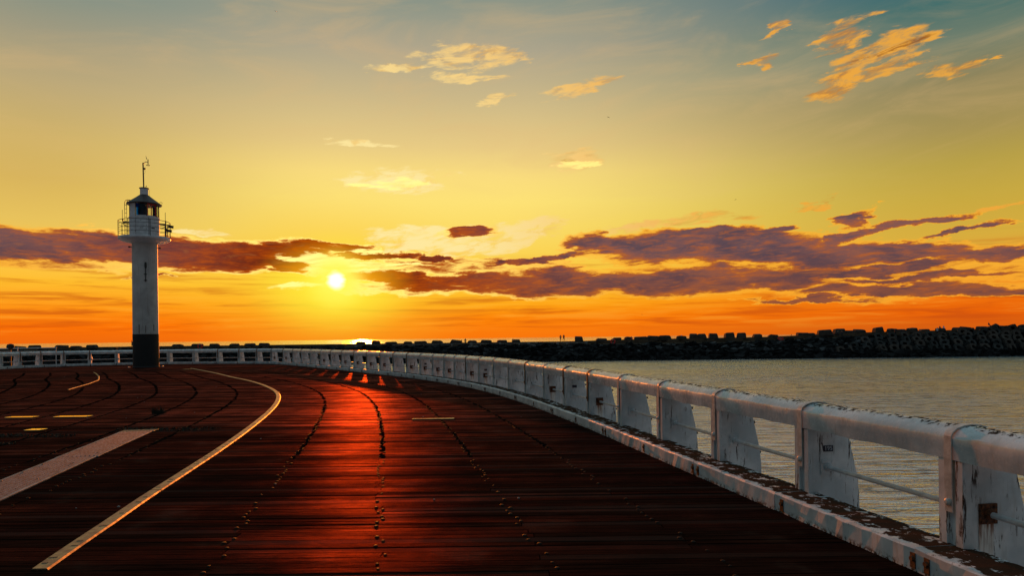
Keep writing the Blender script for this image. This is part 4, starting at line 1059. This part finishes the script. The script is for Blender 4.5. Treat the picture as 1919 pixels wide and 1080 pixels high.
# ------------------------------------------------------------------ people
def person_mesh(pose, top, legs):
    V, E, Rd = [], [], []
    def v(p, r, par=None):
        V.append(p); Rd.append(r)
        if par is not None: E.append((par, len(V)-1))
        return len(V)-1
    if pose == 'sit':
        pel = v((0, 0, .45), .15); ch = v((0, .02, .78), .16, pel); sh = v((0, .03, .98), .12, ch); nk = v((0, .03, 1.08), .055, sh); hd = v((0, 0, 1.19), .10, nk); v((0, 0, 1.30), .08, hd)
        for s in (-1, 1):
            k = v((s*.10, -.42, .50), .075, pel); f = v((s*.10, -.45, .10), .05, k); v((s*.10, -.58, .04), .045, f)
            a = v((s*.19, .02, .95), .06, sh); b = v((s*.22, -.12, .70), .045, a); v((s*.14, -.32, .60), .035, b)
    else:
        st = {'stand': .03, 'walk': .20, 'apart': .12}[pose]
        pel = v((0, 0, .92), .135); ch = v((0, 0, 1.22), .15, pel); sh = v((0, 0, 1.42), .12, ch); nk = v((0, 0, 1.51), .055, sh); hd = v((0, -.01, 1.62), .10, nk); v((0, -.01, 1.72), .08, hd)
        for s in (-1, 1):
            fy = s*st*(1 if pose == 'walk' else .2); fx = s*(.09+(.10 if pose == 'apart' else 0))
            h = v((s*.09, 0, .84), .095, pel); k = v((fx, fy*.5, .48), .062, h); f = v((fx, fy, .09), .045, k); v((fx, fy-.15, .04), .04, f)
            a = v((s*.20, 0, 1.40), .055, sh); b = v((s*.25, -fy*.4, 1.12), .045, a); v((s*(.24 if pose != 'apart' else .12), -fy*.9-.06, .88), .035, b)
    me = bpy.data.meshes.new('p'); me.from_pydata(V, E, []); ob = bpy.data.objects.new('p', me); C.objects.link(ob)
    md = ob.modifiers.new('s', 'SKIN'); sv = me.skin_vertices[0].data
    for i, r_ in enumerate(Rd): sv[i].radius = (r_, r_); sv[i].use_root = (i == 0)
    ob.modifiers.new('u', 'SUBSURF').levels = 1
    dg = bpy.context.evaluated_depsgraph_get(); res = bpy.data.meshes.new_from_object(ob.evaluated_get(dg))
    bpy.data.objects.remove(ob); res.name = 'person'
    res.materials.clear()
    for mt in (legs, top, M_SKIN): res.materials.append(mt)
    wz, nz_ = (.5, 1.08) if pose == 'sit' else (.93, 1.50)
    for p in res.polygons:
        z = p.center.z; p.material_index = 2 if z > nz_ else (1 if z > wz else 0); p.use_smooth = True
    return res
BODY = {}
def person(x, y, z, pose, top, label, rz=0, s=1.0):
    key = (pose, top.name)
    if key not in BODY: BODY[key] = person_mesh(pose, top, M_CLOTH_K)
    o = place('person', BODY[key]); o.location = (x, y, z); o.rotation_euler.z = rz; o.scale = (s, s, s)
    tag(o, label, 'person', 'people on the breakwater')
K_, W_, R_ = M_CLOTH_K, M_CLOTH_W, M_CLOTH_R
person(12.6, 177.3, .55, 'stand', K_, 'left person of the dark pair standing on the breakwater wall', .2, 1.0)
person(13.45, 177.3, .55, 'apart', K_, 'right person of the dark pair standing on the breakwater wall', -.3, 1.05)
person(-11.9, 173.9, -.2, 'stand', K_, 'dark figure at the guard rail between two crown blocks', .3, 1.08)
person(-12.9, 174.4, -.2, 'walk', K_, 'dark figure just left of the one at the guard rail', 1.2, .9)
person(.2, 174.6, -.2, 'stand', K_, 'lone dark figure by the last crown blocks above the guard rail', 0, .95)
person(29.3, 174.2, -.1, 'walk', K_, 'person in dark clothes walking left of the red jacket', 1.4)
person(30.5, 174.2, -.1, 'walk', R_, 'person in a bright red jacket walking on the breakwater', 1.5)
person(35.0, 174.4, -.05, 'stand', K_, 'dark figure standing before a wide crown block right of the red jacket', .5)
person(83.4, 174.6, .7, 'apart', K_, 'dark figure before a crown block left of the group of three', .5)
person(84.4, 174.6, .7, 'stand', K_, 'second dark figure before the crown block left of the group of three', -.2)
person(96.2, 174.3, 1.0, 'apart', K_, 'left figure of the group of three on the right walkway', .4, 1.08)
person(97.9, 174.3, 1.0, 'stand', K_, 'middle figure of the group of three on the right walkway', .1, 1.1)
person(99.4, 174.3, 1.0, 'walk', K_, 'right figure of the group of three on the right walkway', .6)
person(104.2, 174.4, 1.0, 'sit', K_, 'person sitting low in dark clothes left of the right red box', .3)
person(108.6, 174.3, 1.05, 'stand', W_, 'person in a pale blue jacket standing right of the right red box', .2, 1.12)
person(111.2, 177.4, 2.2, 'sit', K_, 'person sitting on the crest wall, the left one of two', .4)
person(112.2, 177.4, 2.2, 'sit', W_, 'person in a pale top sitting on the crest wall, the right one of two', .1)
person(123.3, 176.5, 2.9, 'sit', K_, 'dark figure sitting on the armour heap at the far right', .2)

# ------------------------------------------------------------------ boats far out
def ship():
    root = tag(empty('cargo_ship', (958, 3900, WZ)), 'distant cargo ship on the horizon behind the crown blocks', 'ship')
    m = MB(); m.prism([(-2, -1), (2, -1), (2.6, 3.5), (-2.6, 3.5)], -17, 14, 'x'); m.build('hull', M_TWHITE, root)
    m = MB(); m.box(8.5, 13, -2.2, 2.2, 3.5, 10); m.build('superstructure', M_TWHITE, root)
    m = MB(); m.box(10, 11, -.5, .5, 10, 14); m.build('funnel', M_DARK, root)
ship()
def sailboat(x, y, s, label, mt):
    root = tag(empty('sailing_boat', (x, y, WZ)), label, 'boat', 'far sailing boats')
    m = MB(); m.prism([(-1*s, 0), (1*s, 0), (1.5*s, 1.2*s), (-1.5*s, 1.2*s)], -3.5*s, 3.5*s, 'x'); m.build('hull', mt, root)
    m = MB(); m.tube([(0, 0, 1*s), (0, 0, 10*s)], .14*s, 5); m.build('mast', mt, root)
    m = MB(); m.v = [(.2*s, 0, 2*s), (3.4*s, 0, 2*s), (.2*s, 0, 9.6*s), (.2*s, .06*s, 2*s), (3.4*s, .06*s, 2*s), (.2*s, .06*s, 9.6*s)]
    m.f = [(0, 1, 2), (5, 4, 3), (0, 3, 4, 1), (1, 4, 5, 2), (2, 5, 3, 0)]; m.m = [0]*5; m.build('sail', mt, root)
sailboat(1030, 2520, .9, 'tiny dark sailing boat on the horizon, left one of two', M_CLOTH_K)
sailboat(1010, 2270, 1.0, 'tiny dark sailing boat behind the crest, right one of two', M_CLOTH_K)
sailboat(-446, 800, .85, 'dark fishing boat with a mast half hidden behind the lighthouse', M_DARK)
# ------------------------------------------------------------------ birds
def bird(x, y, z, s, label, mt, bank=.2):
    root = tag(empty('bird', (x, y, z)), label, 'bird'); root.rotation_euler = (0, bank, .4)
    m = MB(); m.tube([(0, -.35*s, 0), (0, -.1*s, .02), (0, .25*s, 0), (0, .42*s, 0)], [.02*s, .08*s, .06*s, .015*s], 6); m.build('body', mt, root)
    for sd in (-1, 1):
        m = MB(); m.v = [(0, -.05*s, .03*s), (0, .16*s, .03*s), (sd*.35*s, .12*s, .18*s), (sd*.38*s, -.06*s, .18*s), (sd*.8*s, .14*s, .02*s)]
        m.v += [(a, b, c-.015*s) for a, b, c in m.v]; m.f = [(0, 1, 2, 3), (3, 2, 4), (8, 7, 6, 5), (9, 7, 8), (0, 3, 8, 5), (3, 4, 9, 8), (4, 2, 7, 9), (2, 1, 6, 7)]; m.m = [0]*8
        m.build('wing', mt, root)
bird(29.0, 200, 66.0, .75, 'dark bird high in the sky right of the slanting wisp', M_CLOTH_K)
bird(66.0, 200, 41.4, .65, 'small dark bird in the yellow sky above the big cloud bank', M_CLOTH_K, -.3)
bird(38.2, 200, 8.0, .55, 'small dark bird low over the breakwater', M_CLOTH_K)
bird(-67.0, 197, 96.8, .75, 'pale gull very high at the top left of the sky', M_TWHITE)
